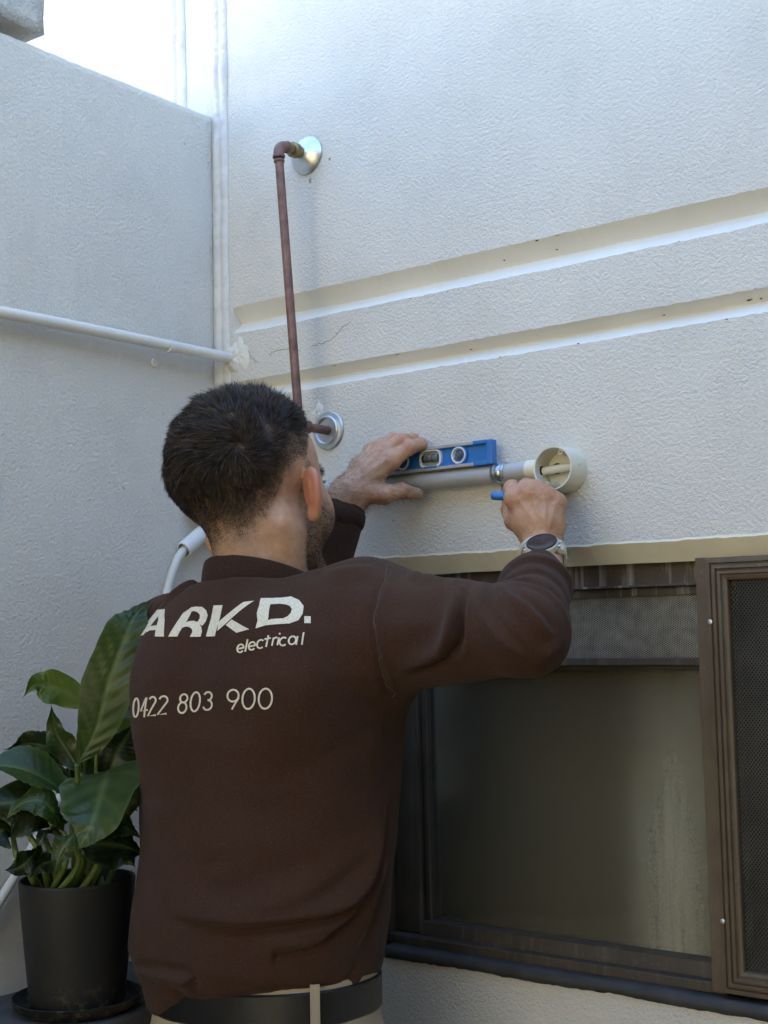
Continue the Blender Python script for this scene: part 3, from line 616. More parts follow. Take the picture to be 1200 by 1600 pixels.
leaf([(0.1920, -0.4420, 1.2598), (0.2142, -0.4297, 1.3043), (0.2328, -0.4225, 1.3682), (0.2472, -0.4053, 1.4280), (0.2439, -0.3852, 1.4523), (0.2305, -0.3465, 1.4686)], .066, RT * .9 - UPV * .35, M['leaf'], .40, fold=.10, seed=1, n=44, wave=.003)
leaf([(0.1437, -0.3854, 1.3277), (0.1253, -0.4086, 1.3504), (0.1100, -0.4278, 1.3594), (0.1022, -0.4403, 1.3599), (0.0947, -0.4507, 1.3437)], .045, UPV + RT * .2, M['leafpale'], .35, seed=2, fold=.15, wave=.004)
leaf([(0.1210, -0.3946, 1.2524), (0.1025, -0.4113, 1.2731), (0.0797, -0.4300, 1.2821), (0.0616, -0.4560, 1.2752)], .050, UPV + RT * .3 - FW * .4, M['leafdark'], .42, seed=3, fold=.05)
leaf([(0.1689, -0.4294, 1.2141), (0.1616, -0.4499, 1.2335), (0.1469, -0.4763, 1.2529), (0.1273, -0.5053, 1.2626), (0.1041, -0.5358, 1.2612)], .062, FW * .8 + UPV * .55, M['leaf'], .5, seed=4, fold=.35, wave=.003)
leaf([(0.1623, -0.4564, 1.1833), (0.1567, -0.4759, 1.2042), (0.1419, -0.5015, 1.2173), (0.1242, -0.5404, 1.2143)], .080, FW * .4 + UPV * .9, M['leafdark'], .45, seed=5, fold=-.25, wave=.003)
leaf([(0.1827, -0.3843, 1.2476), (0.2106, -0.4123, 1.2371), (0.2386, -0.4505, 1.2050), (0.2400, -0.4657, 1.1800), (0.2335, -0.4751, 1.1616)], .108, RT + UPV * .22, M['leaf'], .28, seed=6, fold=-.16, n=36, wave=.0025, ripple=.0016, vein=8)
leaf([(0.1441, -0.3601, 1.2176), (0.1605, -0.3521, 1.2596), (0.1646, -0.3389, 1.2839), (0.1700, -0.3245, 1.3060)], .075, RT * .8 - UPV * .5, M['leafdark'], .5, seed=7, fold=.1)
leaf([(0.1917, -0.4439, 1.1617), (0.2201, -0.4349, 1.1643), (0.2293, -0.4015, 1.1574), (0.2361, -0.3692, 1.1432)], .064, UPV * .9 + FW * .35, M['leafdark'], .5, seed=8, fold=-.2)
leaf([(0.1580, -0.3825, 1.2870), (0.1762, -0.3709, 1.3091), (0.1810, -0.3564, 1.3275), (0.1839, -0.3433, 1.3437)], .046, RT * .7 - UPV * .7, M['leafpale'], .5, seed=9)
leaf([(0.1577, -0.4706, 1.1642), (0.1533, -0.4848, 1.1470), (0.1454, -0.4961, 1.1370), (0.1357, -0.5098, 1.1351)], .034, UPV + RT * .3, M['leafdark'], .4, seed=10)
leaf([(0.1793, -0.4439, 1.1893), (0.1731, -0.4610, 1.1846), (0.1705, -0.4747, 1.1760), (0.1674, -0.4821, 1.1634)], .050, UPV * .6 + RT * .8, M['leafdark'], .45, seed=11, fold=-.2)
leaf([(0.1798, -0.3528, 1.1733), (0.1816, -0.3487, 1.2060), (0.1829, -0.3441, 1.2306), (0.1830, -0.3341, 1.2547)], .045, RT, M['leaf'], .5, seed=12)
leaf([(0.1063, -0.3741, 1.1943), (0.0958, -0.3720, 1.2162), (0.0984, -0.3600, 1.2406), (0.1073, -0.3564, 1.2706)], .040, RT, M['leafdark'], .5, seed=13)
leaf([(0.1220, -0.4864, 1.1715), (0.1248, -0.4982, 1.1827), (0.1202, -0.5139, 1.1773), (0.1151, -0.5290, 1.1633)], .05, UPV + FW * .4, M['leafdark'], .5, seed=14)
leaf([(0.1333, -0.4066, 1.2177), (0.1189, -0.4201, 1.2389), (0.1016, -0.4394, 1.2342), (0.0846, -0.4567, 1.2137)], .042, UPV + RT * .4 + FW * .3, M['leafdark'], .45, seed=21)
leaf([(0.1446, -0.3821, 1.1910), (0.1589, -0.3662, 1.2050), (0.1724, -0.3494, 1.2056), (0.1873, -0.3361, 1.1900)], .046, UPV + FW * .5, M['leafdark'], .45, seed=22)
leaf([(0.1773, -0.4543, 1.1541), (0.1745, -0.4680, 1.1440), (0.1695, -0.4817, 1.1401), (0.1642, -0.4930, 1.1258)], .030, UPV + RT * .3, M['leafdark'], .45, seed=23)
leaf([(0.1827, -0.3846, 1.1368), (0.1924, -0.3780, 1.1448), (0.2063, -0.3729, 1.1388), (0.2182, -0.3684, 1.1246)], .034, UPV + FW * .4, M['leaf'], .45, seed=24)
leaf([(0.1183, -0.3797, 1.2141), (0.1248, -0.3656, 1.2466), (0.1337, -0.3620, 1.2762), (0.1418, -0.3600, 1.3143)], .040, RT - UPV * .3, M['leaf'], .5, seed=25)
leaf([(0.1230, -0.4477, 1.1730), (0.1108, -0.4583, 1.1831), (0.0983, -0.4747, 1.1858), (0.0824, -0.4922, 1.1757)], .040, UPV + FW * .3, M['leaf'], .5, seed=26)
leaf([(0.1482, -0.3978, 1.2423), (0.1306, -0.4087, 1.2739), (0.1206, -0.4194, 1.3009), (0.1230, -0.4277, 1.3346)], .036, RT + UPV * .3, M['leaf'], .42, seed=31)
leaf([(0.1856, -0.4570, 1.1787), (0.1814, -0.4695, 1.2051), (0.1714, -0.4853, 1.2204), (0.1564, -0.5028, 1.2151), (0.1455, -0.5155, 1.1972)], .040, UPV * .8 + FW * .5, M['leaf'], .42, seed=32, fold=-.1)
leaf([(0.2051, -0.4224, 1.1757), (0.2198, -0.4120, 1.1850), (0.2310, -0.3965, 1.1807), (0.2426, -0.3792, 1.1634)], .038, UPV * .9 + FW * .4, M['leaf'], .42, seed=33, fold=-.15)
leaf([(0.2183, -0.4637, 1.1820), (0.2139, -0.4758, 1.1693), (0.2086, -0.4833, 1.1530), (0.2059, -0.4869, 1.1334)], .030, RT + UPV * .3, M['leaf'], .4, seed=34, fold=-.1)
leaf([(0.1316, -0.3494, 1.2624), (0.1417, -0.3380, 1.2874), (0.1454, -0.3321, 1.3170), (0.1495, -0.3332, 1.3556)], .036, RT, M['leaf'], .45, seed=35)
def stalk(pts, r=.0042):
    P = catmull(pts, 22); tube('stalk', P, np.linspace(r * 1.25, r * .62, 22), M['stalk'], pl, 9)
def soilp(dx, dy): return (PC[0] + dx, PC[1] + dy, pz1 - .02)
stalk([soilp(-.035, -.030), (0.1433, -0.4781, 1.1310), (0.1327, -0.4885, 1.1505), (0.1221, -0.4865, 1.1731)], .0050)
stalk([soilp(-.018, -.030), (0.1494, -0.4622, 1.1450), (0.1376, -0.4748, 1.1759), (0.1134, -0.4703, 1.1952)], .0042)
stalk([soilp(-.012, -.020), (0.1521, -0.4463, 1.1350), (0.1454, -0.4551, 1.1676), (0.1591, -0.4697, 1.1658)], .0038)
stalk([soilp(.002, -.030), (0.1707, -0.4470, 1.1565), (0.1634, -0.4553, 1.1809), (0.1590, -0.4598, 1.1898)], .0046)
stalk([soilp(.008, -.010), (0.1663, -0.4241, 1.1490), (0.1673, -0.4270, 1.1816), (0.1683, -0.4299, 1.2149)], .0044)
stalk([soilp(.016, -.018), (0.1753, -0.4162, 1.1407), (0.1680, -0.4016, 1.1866), (0.1811, -0.3828, 1.2458)], .0042)
stalk([soilp(.020, .005), (0.1571, -0.3926, 1.1439), (0.1674, -0.4168, 1.2046), (0.1920, -0.4421, 1.2606)], .0046)
stalk([soilp(.040, .010), (0.1742, -0.3644, 1.1250), (0.1812, -0.3618, 1.1498), (0.1800, -0.3529, 1.1749)], .0040)
stalk([soilp(.035, -.015), (0.1801, -0.3866, 1.1369), (0.1567, -0.3708, 1.1739), (0.1440, -0.3600, 1.2168)], .0040)
stalk([soilp(.012, .020), (0.1264, -0.3778, 1.1394), (0.1262, -0.3754, 1.2308), (0.1444, -0.3850, 1.3285)], .0036)
stalk([soilp(-.005, .015), (0.1164, -0.3856, 1.1396), (0.1105, -0.3839, 1.1973), (0.1211, -0.3947, 1.2541)], .0040)
stalk([soilp(.012, -.035), (0.1964, -0.4376, 1.1376), (0.1928, -0.4418, 1.1497), (0.1912, -0.4445, 1.1626)], .0042)
stalk([soilp(.028, .022), (0.1391, -0.3669, 1.1306), (0.1450, -0.3717, 1.2147), (0.1588, -0.3821, 1.2886)], .0038)
stalk([soilp(.0, .005), (0.1453, -0.4018, 1.1442), (0.1487, -0.3982, 1.1931), (0.1483, -0.3979, 1.2440)], .0038)
stalk([soilp(-.01, -.04), (0.1784, -0.4512, 1.1341), (0.1867, -0.4539, 1.1588), (0.1856, -0.4570, 1.1795)], .0038)
stalk([soilp(.03, -.03), (0.2020, -0.4198, 1.1316), (0.2025, -0.4222, 1.1557), (0.2052, -0.4224, 1.1765)], .0038)
stalk([soilp(.004, -.045), (0.2016, -0.4520, 1.1324), (0.2139, -0.4580, 1.1576), (0.2184, -0.4637, 1.1828)], .0036)
# ------------------------------------------------------------------ implicit-surface modelling for the person
def cap(X, Y, Z, a, b, ra, rb):
    ax, ay, az = a; bx, by, bz = b; dx, dy, dz = bx - ax, by - ay, bz - az; L2 = dx * dx + dy * dy + dz * dz
    h = np.clip(((X - ax) * dx + (Y - ay) * dy + (Z - az) * dz) / L2, 0, 1)
    return np.sqrt((X - ax - dx * h) ** 2 + (Y - ay - dy * h) ** 2 + (Z - az - dz * h) ** 2) - (ra + (rb - ra) * h)
def ell(X, Y, Z, c, r, B=None):
    x, y, z = X - c[0], Y - c[1], Z - c[2]
    if B is not None: x, y, z = (x * B[0][0] + y * B[0][1] + z * B[0][2], x * B[1][0] + y * B[1][1] + z * B[1][2], x * B[2][0] + y * B[2][1] + z * B[2][2])
    k0 = np.sqrt((x / r[0]) ** 2 + (y / r[1]) ** 2 + (z / r[2]) ** 2); k1 = np.sqrt((x / r[0] ** 2) ** 2 + (y / r[1] ** 2) ** 2 + (z / r[2] ** 2) ** 2)
    return k0 * (k0 - 1) / np.maximum(k1, 1e-9)
def smin(a, b, k): h = np.maximum(k - np.abs(a - b), 0) / k; return np.minimum(a, b) - h * h * k * .25
def smax(a, b, k): return -smin(-a, -b, k)
def nets(fn, lo, hi, h):
    lo = np.array(lo, np.float32); n = np.ceil((np.array(hi) - lo) / h).astype(int); bs = 12; nb = -(-n // bs); n = nb * bs
    cc = [lo[i] + (np.arange(nb[i]) + .5) * bs * h for i in range(3)]
    CX, CY, CZ_ = np.meshgrid(*cc, indexing='ij'); cv = fn(CX.astype(np.float32), CY.astype(np.float32), CZ_.astype(np.float32))
    near = np.abs(cv) < bs * h * 1.25
    v = np.repeat(np.repeat(np.repeat(np.where(cv > 0, 1, -1).astype(np.float32), bs, 0), bs, 1), bs, 2)
    idx = np.argwhere(near); off = np.arange(bs)
    for s in range(0, len(idx), 600):
        I = idx[s:s + 600] * bs
        gx = (I[:, 0, None] + off)[:, :, None, None]; gy = (I[:, 1, None] + off)[:, None, :, None]; gz = (I[:, 2, None] + off)[:, None, None, :]
        gx, gy, gz = np.broadcast_arrays(gx, gy, gz)
        v[gx, gy, gz] = fn((lo[0] + gx * h).astype(np.float32), (lo[1] + gy * h).astype(np.float32), (lo[2] + gz * h).astype(np.float32))
    s = v < 0; c = np.zeros(tuple(n - 1), np.int8)
    for i in (0, 1):
        for j in (0, 1):
            for k in (0, 1): c += s[i:n[0] - 1 + i, j:n[1] - 1 + j, k:n[2] - 1 + k]
    act = np.argwhere((c > 0) & (c < 8)); ids = np.full(tuple(n - 1), -1, np.int32); ids[act[:, 0], act[:, 1], act[:, 2]] = np.arange(len(act))
    cor = np.array([[i, j, k] for i in (0, 1) for j in (0, 1) for k in (0, 1)]); cval = np.stack([v[act[:, 0] + q[0], act[:, 1] + q[1], act[:, 2] + q[2]] for q in cor], 1)
    pos = np.zeros((len(act), 3)); cnt = np.zeros(len(act))
    for a in range(8):
        for b in range(a + 1, 8):
            if abs(cor[a] - cor[b]).sum() != 1: continue
            m = (cval[:, a] < 0) != (cval[:, b] < 0); t = cval[m, a] / (cval[m, a] - cval[m, b])
            pos[m] += cor[a] + t[:, None] * (cor[b] - cor[a]); cnt[m] += 1
    V = lo + (act + pos / cnt[:, None]) * h; F = []
    for ax in range(3):
        b, c_ = [(1, 2), (2, 0), (0, 1)][ax]; sl0 = [slice(1, n[i] - 1) for i in range(3)]; sl0[ax] = slice(0, n[ax] - 1); sl1 = list(sl0); sl1[ax] = slice(1, n[ax])
        A_, B_ = s[tuple(sl0)], s[tuple(sl1)]; e = np.argwhere(A_ != B_); 
        if not len(e): continue
        fl = A_[e[:, 0], e[:, 1], e[:, 2]]; e = e + 1; e[:, ax] -= 1; ub = np.zeros(3, int); ub[b] = 1; uc = np.zeros(3, int); uc[c_] = 1
        q = [ids[tuple((e - o).T)] for o in (ub + uc, uc, 0 * ub, ub)]; q = np.stack(q, 1); q[~fl] = q[~fl][:, ::-1]; F.append(q)
    F = np.concatenate(F); F = F[(F >= 0).all(1)]; return V, F
def vnormals(V, F):
    n = np.cross(V[F[:, 2]] - V[F[:, 0]], V[F[:, 3]] - V[F[:, 1]]); N = np.zeros_like(V)
    for k in range(4): np.add.at(N, F[:, k], n)
    return N / np.maximum(np.linalg.norm(N, axis=1), 1e-12)[:, None]
def relax(V, F, it=2, lam=.5):
    E = np.concatenate([F[:, [0, 1]], F[:, [1, 2]], F[:, [2, 3]], F[:, [3, 0]]])
    for _ in range(it):
        S = np.zeros_like(V); C = np.zeros(len(V)); np.add.at(S, E[:, 0], V[E[:, 1]]); np.add.at(C, E[:, 0], 1); V = V + lam * (S / np.maximum(C, 1)[:, None] - V) * (C > 0)[:, None]
    return V
def bvh_of(V, F): return BVHTree.FromPolygons([tuple(map(float, v)) for v in V], [tuple(map(int, f)) for f in F])
def vnoise(P, scale, seed):
    r = np.random.default_rng(seed); out = np.zeros(len(P))
    for k in range(10):
        d = r.normal(0, 1, 3); d *= scale * r.uniform(.6, 1.6) / np.linalg.norm(d); out += np.sin(P @ d + r.uniform(0, 6.28)) 
    return out / 3.2

person = thing('person', 'man in a brown sweatshirt seen from behind, holding a level to the wall', 'person')

# ---------------- head frame
HO = np.array((0.3853, -0.3229, 1.5924)); yw = math.radians(-2); rl = math.radians(4)
hF = np.array((math.sin(yw), math.cos(yw), 0)); hR = np.array((math.cos(yw), -math.sin(yw), 0)); hU = np.array((0, 0, 1.0))
hU, hR = hU * math.cos(rl) - hR * math.sin(rl), hR * math.cos(rl) + hU * math.sin(rl)
HS = 1.04
def to_head(X, Y, Z):
    x, y, z = (X - HO[0]) / HS, (Y - HO[1]) / HS, (Z - HO[2]) / HS
    return x * hR[0] + y * hR[1] + z * hR[2], x * hF[0] + y * hF[1] + z * hF[2], x * hU[0] + y * hU[1] + z * hU[2]
def hw(r, f, u): return HO + HS * (hR * r + hF * f + hU * u)
CC = np.array((0.4052, -0.3203, 1.4809))      # collar centre
NECKB = CC + np.array((.006, -.001, -.05))
def ear_frame(s):
    a = math.radians(58 if s > 0 else 24); bdir = np.array((s * math.sin(a), -math.cos(a), .10)); bdir /= np.linalg.norm(bdir)
    ud = np.array((s * .10, -.12, 1.0)); ud -= bdir * (ud @ bdir); ud /= np.linalg.norm(ud); nd = np.cross(bdir, ud); return bdir, ud, nd, np.array((.0765 if s > 0 else -.060, .016, -.008)) + bdir * .012
def head_sdf(X, Y, Z):
    r, f, u = to_head(X, Y, Z); ar = np.abs(r)
    d = ell(r, f, u, (0, -.010, .046), (.0795, .099, .080))
    d = smin(d, ell(r, f, u, (0, -.048, .022), (.060, .052, .055)), .03)
    d = smin(d, ell(r, f, u, (0, .042, .000), (.058, .050, .080)), .03)
    d = smin(d, cap(ar, f, u, (.051, .004, -.046), (.024, .078, -.091), .0235, .0195), .025)
    d = smin(d, ell(r, f, u, (0, .084, -.095), (.020, .017, .016)), .02)
    d = smin(d, ell(ar, f, u, (.042, .057, -.024), (.029, .037, .040)), .02)
    d = smin(d, cap(r, f, u, (-.03, .084, .030), (.03, .084, .030), .013, .013), .014)
    d = smax(d, -ell(ar, f, u, (.032, .104, .010), (.015, .014, .010)), .012)
    d = smin(d, ell(ar, f, u, (.031, .080, .011), (.0125, .0125, .0125)), .003)
    d = smin(d, cap(r, f, u, (0, .092, .018), (0, .113, -.022), .007, .0105), .012)
    d = smin(d, ell(ar, f, u, (.010, .104, -.026), (.008, .009, .007)), .006)
    d = smin(d, ell(r, f, u, (0, .094, -.047), (.024, .010, .006)), .008); d = smin(d, ell(r, f, u, (0, .092, -.058), (.021, .010, .007)), .006)
    d = d * HS
    # neck
    a = hw(.010, -.018, -.020); nk = cap(X, Y, Z, a, NECKB, .051, .050); nk = smin(nk, cap(X, Y, Z, hw(.010, -.054, -.025), NECKB + np.array((.004, -.016, 0)), .026, .027), .02)
    d = smin(d, nk, .024)
    st = cap(X, Y, Z, hw(.058, -.022, -.045), CC + np.array((.03, .05, -.06)), .016, .016); d = smin(d, st, .025)
    for s in (1, -1):
        b, ud, nd, c = ear_frame(s); x, y, z = r - c[0], f - c[1], u - c[2]
        p = x * b[0] + y * b[1] + z * b[2]; q = x * ud[0] + y * ud[1] + z * ud[2]; w = (x * nd[0] + y * nd[1] + z * nd[2]) * s
        wid = .0175 + .004 * np.clip(q / .03, -1, 1); k0 = np.sqrt((p / wid) ** 2 + (q / .0265) ** 2)
        bowl = .006 * (k0 * k0)            # dish: the rim stands away from the centre
        plate = np.maximum((k0 - 1) * .016, np.abs(w - .0 + bowl - .004) - .0026)
        rim = np.sqrt(((k0 - .97) * .018) ** 2 + (w + .002) ** 2) - .0036
        rim = np.where(p < -.012, rim + .004, rim)
        lobe = ell(x, y, z, tuple(ud * -.0250 - b * .003), (.0075, .0075, .009))
        anti = np.sqrt(((k0 - .55) * .018) ** 2 + (w - .003) ** 2) - .0022
        e = smin(smin(plate, rim, .005), lobe, .006); e = smin(e, anti + np.where(q < -.012, .003, 0), .004) * HS
        d = smin(d, e, .007)
    return d
hv, hf_ = nets(head_sdf, HO + np.array((-.13, -.14, -.17)), HO + np.array((.135, .15, .16)), .0019)
hv = relax(hv, hf_, 1, .4); hn = vnormals(hv, hf_)
lr, lf, lu = to_head(hv[:, 0], hv[:, 1], hv[:, 2])
def sst(a, b, x): t = np.clip((x - a) / (b - a), 0, 1); return t * t * (3 - 2 * t)
az = np.arctan2(np.abs(lr), -lf)           # 0 at the back of the head, pi at the face
def hairline(azv):   # lower limit and where full-length hair begins, head-local height
    low = np.interp(azv, [0, .5, .95, 1.25, 1.55, 1.75, 2.0, 2.25, 2.6, 3.2], [-.094, -.090, -.066, -.010, .026, .024, .060, .085, .100, .102])
    full = np.interp(azv, [0, .5, .95, 1.25, 1.55, 1.75, 2.0, 2.25, 2.6, 3.2], [.004, .010, .042, .072, .080, .084, .084, .092, .103, .105])
    return low, full
low, full = hairline(az)
scalp = sst(0, 1, (lu - low) / np.maximum(full - low, .004))
scalp_m = np.where(lu > low - .006, np.clip(.10 + .9 * scalp, 0, 1), 0) * sst(-.006, .004, lu - low)
beard = sst(.012, -.014, lu + .55 * np.maximum(lf - .035, 0)) * sst(.000, .022, lf + (-.075 - lu) * .15) * sst(-.128, -.098, lu) * np.where(np.linalg.norm(np.stack([lr, lf - .1, lu + .052]), axis=0) < .018, .1, 1)
beard = np.maximum(beard, sst(.010, .016, lf) * (1 - sst(.026, .032, lf)) * sst(.045, .02, lu) * sst(-.04, -.0, lu) * (np.abs(lr) > .05) * .6)
brow = (np.exp(-((lu - .031 - .003 * np.cos((np.abs(lr) - .03) * 60)) / .0045) ** 2) * sst(.008, .014, np.abs(lr)) * sst(.056, .048, np.abs(lr)) * (lf > .06))
earm = np.zeros(len(hv))
for s in (1, -1):
    b, ud, nd, c = ear_frame(s); dd = np.stack([lr, lf, lu], 1) - c; earm = np.maximum(earm, sst(.036, .022, np.linalg.norm(dd, axis=1)) * sst(.073, .079, s * lr))
scalp_m *= 1 - earm; beard *= 1 - sst(.2, .6, earm)
stub_h = np.clip(np.maximum(scalp_m * .92, np.maximum(beard * .52, brow * .95)), 0, 1)
lips = np.exp(-(((lu + .0525) / .010) ** 2 + (lr / .024) ** 2) ** 2) * (lf > .088)
red_h = np.clip(earm * .75 + lips * .6 + .10 * np.exp(-((lf - .1) / .02) ** 2), 0, 1)
eye_h = np.where(np.linalg.norm(np.stack([np.abs(lr) - .031, lf - .080, lu - .011]), axis=0) < .0131, 1.0, 0.0) * (lf > .083)

# ---------------- hands and forearms (joints: world points)
def hand_sdf(wrist, elbow_, mcps, fingers, thumb, wr, er, palm_r, palm_thick, kf=.006):
    def fn(X, Y, Z):
        d = cap(X, Y, Z, wrist, elbow_, wr, er)
        pm = None
        for m_, r_ in zip(mcps, palm_r):
            c = cap(X, Y, Z, wrist, m_, palm_thick * .9, r_); pm = c if pm is None else smin(pm, c, .016)
        for i in range(len(mcps) - 1): pm = smin(pm, cap(X, Y, Z, np.array(mcps[i]) * .55 + np.array(wrist) * .45, np.array(mcps[i + 1]) * .55 + np.array(wrist) * .45, palm_thick, palm_thick), .014)
        d = smin(d, pm, .018)
        fs = None
        for f_, rad in fingers:
            g_ = None
            for i in range(len(f_) - 1):
                c = cap(X, Y, Z, f_[i], f_[i + 1], rad[i], rad[i + 1]); g_ = c if g_ is None else smin(g_, c, .004)
            for i in range(1, len(f_) - 1): g_ = smin(g_, cap(X, Y, Z, f_[i], np.array(f_[i]) + 1e-4, rad[i] * 1.06, rad[i] * 1.06), .003)
            fs = g_ if fs is None else smin(fs, g_, .0016)
        d = smin(d, fs, kf)
        g_ = None
        f_, rad = thumb
        for i in range(len(f_) - 1):
            c = cap(X, Y, Z, f_[i], f_[i + 1], rad[i], rad[i + 1]); g_ = c if g_ is None else smin(g_, c, .005)
        return smin(d, g_, .010)
    return fn
# left hand: fingers over the level, thumb under the conduit
LW = np.array((0.3767, -0.1156, 1.6112)); LE = np.array((0.3324, -0.1476, 1.4764))
L_m = [np.array(p) for p in ((0.4198, -0.0782, 1.6552), (0.4071, -0.0758, 1.6702), (0.3899, -0.0683, 1.6771), (0.3720, -0.0604, 1.6759))]
L_f = [([L_m[0], np.array((0.4413, -0.0599, 1.6755)), np.array((0.4412, -0.0353, 1.6815)), np.array((0.4326, -0.0162, 1.6778))], (.0115, .0102, .0092, .0076)),
       ([L_m[1], np.array((0.4287, -0.0607, 1.6857)), np.array((0.4272, -0.0344, 1.6903)), np.array((0.4174, -0.0123, 1.6852))], (.0112, .0102, .0092, .0076)),
       ([L_m[2], np.array((0.4050, -0.0518, 1.6909)), np.array((0.4060, -0.0258, 1.6934)), np.array((0.4014, -0.0094, 1.6852))], (.0098, .0088, .0078, .0068)),
       ([L_m[3], np.array((0.3802, -0.0452, 1.6877)), np.array((0.3800, -0.0239, 1.6888)), np.array((0.3804, -0.0126, 1.6814))], (.0088, .0078, .0070, .0060))]
L_t = ([np.array((0.3911, -0.1107, 1.6104)), np.array((0.4171, -0.0878, 1.6090)), np.array((0.4279, -0.0636, 1.6152)), np.array((0.4352, -0.0360, 1.6120))], (.015, .0135, .0112, .0085))
fnL = hand_sdf(LW, LE, L_m, L_f, L_t, .0265, .036, (.0135, .0135, .0125, .0115), .0150)
allp = np.array([LW, LE] + L_m + [q for f_, _ in L_f for q in f_] + list(L_t[0])); lvv, lff = nets(fnL, allp.min(0) - .045, allp.max(0) + .045, .0016)
# right hand: loose fist round a marker
RW = np.array((0.6797, -0.1046, 1.5139)); RE = np.array((0.7749, -0.2995, 1.4179))
R_m = [np.array(p) for p in ((0.6520, -0.1212, 1.5834), (0.6708, -0.1176, 1.5911), (0.6848, -0.1087, 1.5857), (0.6951, -0.0971, 1.5760))]
R_f = [([R_m[0], np.array((0.6353, -0.1016, 1.5991)), np.array((0.6195, -0.0835, 1.5884)), np.array((0.6302, -0.0840, 1.5767))], (.0118, .0105, .0092, .0078)),
       ([R_m[1], np.array((0.6465, -0.0855, 1.6010)), np.array((0.6335, -0.0657, 1.5834)), np.array((0.6474, -0.0749, 1.5694))], (.0125, .0105, .0092, .0078)),
       ([R_m[2], np.array((0.6632, -0.0757, 1.5954)), np.array((0.6518, -0.0596, 1.5766)), np.array((0.6640, -0.0741, 1.5633))], (.0118, .0100, .0090, .0076)),
       ([R_m[3], np.array((0.6786, -0.0688, 1.5831)), np.array((0.6694, -0.0576, 1.5671)), np.array((0.6791, -0.0744, 1.5573))], (.0108, .0090, .0080, .0068))]
R_t = ([np.array((0.6593, -0.1048, 1.5441)), np.array((0.6421, -0.1070, 1.5581)), np.array((0.6256, -0.0923, 1.5732)), np.array((0.6237, -0.0734, 1.5845))], (.0165, .0140, .0115, .0090))
fnR = hand_sdf(RW, RW + (RE - RW) * .6, R_m, R_f, R_t, .0235, .034, (.0140, .0145, .0138, .0128), .0165, .009)
allp = np.array([RW, RW + (RE - RW) * .6] + R_m + [q for f_, _ in R_f for q in f_] + list(R_t[0])); rvv, rff = nets(fnR, allp.min(0) - .045, allp.max(0) + .045, .0016)
def hand_attrs(V, F, ms, fs, th, wrist):
    N = vnormals(V, F); red = np.zeros(len(V)); nail = np.zeros(len(V)); cre = np.zeros(len(V))
    for f_, rad in fs:
        for k_ in (0, 1, 2):
            dd = np.linalg.norm(V - f_[k_], axis=1); red = np.maximum(red, .42 * np.exp(-((dd / (rad[k_] * 1.35)) ** 2) * .9) * (1.2 if k_ else 1))
        for k_ in (1, 2):      # knuckle creases
            ax_ = f_[k_] - f_[k_ - 1]; ax_ = ax_ / np.linalg.norm(ax_); s_ = (V - f_[k_]) @ ax_; near = np.linalg.norm(V - f_[k_], axis=1) < rad[k_] * 1.5
            cre += near * (np.exp(-((s_ - .0012) / .0007) ** 2) + np.exp(-((s_ + .0016) / .0007) ** 2)) * .0008
    f_, rad = th
    for k_ in (1, 2): red = np.maximum(red, .3 * np.exp(-(np.linalg.norm(V - f_[k_], axis=1) / .014) ** 2))
    ax_ = f_[2] - f_[1]; ax_ /= np.linalg.norm(ax_); s_ = (V - f_[2]) @ ax_; near = np.linalg.norm(V - f_[2], axis=1) < .018
    cre += near * (np.exp(-((s_ - .001) / .0008) ** 2) + np.exp(-((s_ + .0025) / .0008) ** 2)) * .0008
    # tendons on the back of the hand
    for m_ in ms:
        ax_ = m_ - wrist; L_ = np.linalg.norm(ax_); ax_ /= L_; s_ = (V - wrist) @ ax_; rad_ = np.linalg.norm(V - wrist - s_[:, None] * ax_, axis=1)
        side = np.maximum(0, N @ np.array((.55, -.75, .35)))
        perp = V - wrist - s_[:, None] * ax_; wv = np.cross(ax_, np.array((.55, -.75, .35))); wv /= np.linalg.norm(wv); lat = perp @ wv
        V = V + N * (.0018 * np.exp(-(lat / .0035) ** 2) * side * np.clip(s_ / L_ * 1.3, 0, 1) * (s_ < L_ * .98) * (rad_ < .03))[:, None]
    V = V - N * cre[:, None]; V = V + N * (vnoise(V, 520, 3) * .00025 + vnoise(V, 160, 4) * .0006)[:, None]
    return V, red, nail
lvv, lred, lnail = hand_attrs(lvv, lff, L_m, L_f, L_t, LW); rvv, rred, rnail = hand_attrs(rvv, rff, R_m, R_f, R_t, RW)
tn = L_t[0][3]; lnail = np.where(np.linalg.norm(lvv - (tn + np.array((.003, -.006, -.003))), axis=1) < .0062, .8, 0.0)

# ---------------- torso / sweatshirt volume
TZ = np.array([.930, .985, 1.03, 1.08, 1.15, 1.22, 1.30, 1.37, 1.42, 1.46, 1.50])
TX = np.array([.374, .370, .367, .377, .389, .396, .402, .408, .404, .400, .402])
TY = np.array([-.305, -.305, -.306, -.308, -.310, -.312, -.315, -.318, -.320, -.322, -.325])
TA = np.array([.150, .155, .169, .173, .174, .177, .183, .188, .172, .135, .090])
TB = np.array([.106, .112, .126, .124, .119, .120, .124, .122, .112, .092, .070])
SR = np.array((0.5559, -0.2984, 1.4216)); ERr = np.array((0.7812, -0.3135, 1.4159)); CRr = RW + (RE - RW) * .27
SL = np.array((.222, -.300, 1.405)); EL = LE + (LE - LW) * .3; CLl = LW + (LE - LW) * .20
def torso_sdf(X, Y, Z, grow=0.0):
    cx = np.interp(Z, TZ, TX); cy = np.interp(Z, TZ, TY); a = np.interp(Z, TZ, TA) + grow; b = np.interp(Z, TZ, TB) + grow
    vx, vy = X - cx, Y - cy; q = ((np.abs(vx) / a) ** 2.35 + (np.abs(vy) / b) ** 2.35) ** (1 / 2.35); L_ = np.sqrt(vx * vx + vy * vy)
    d = np.where(q > .2, L_ * (1 - 1 / np.maximum(q, .2)), -b * .9) * .85
    return d
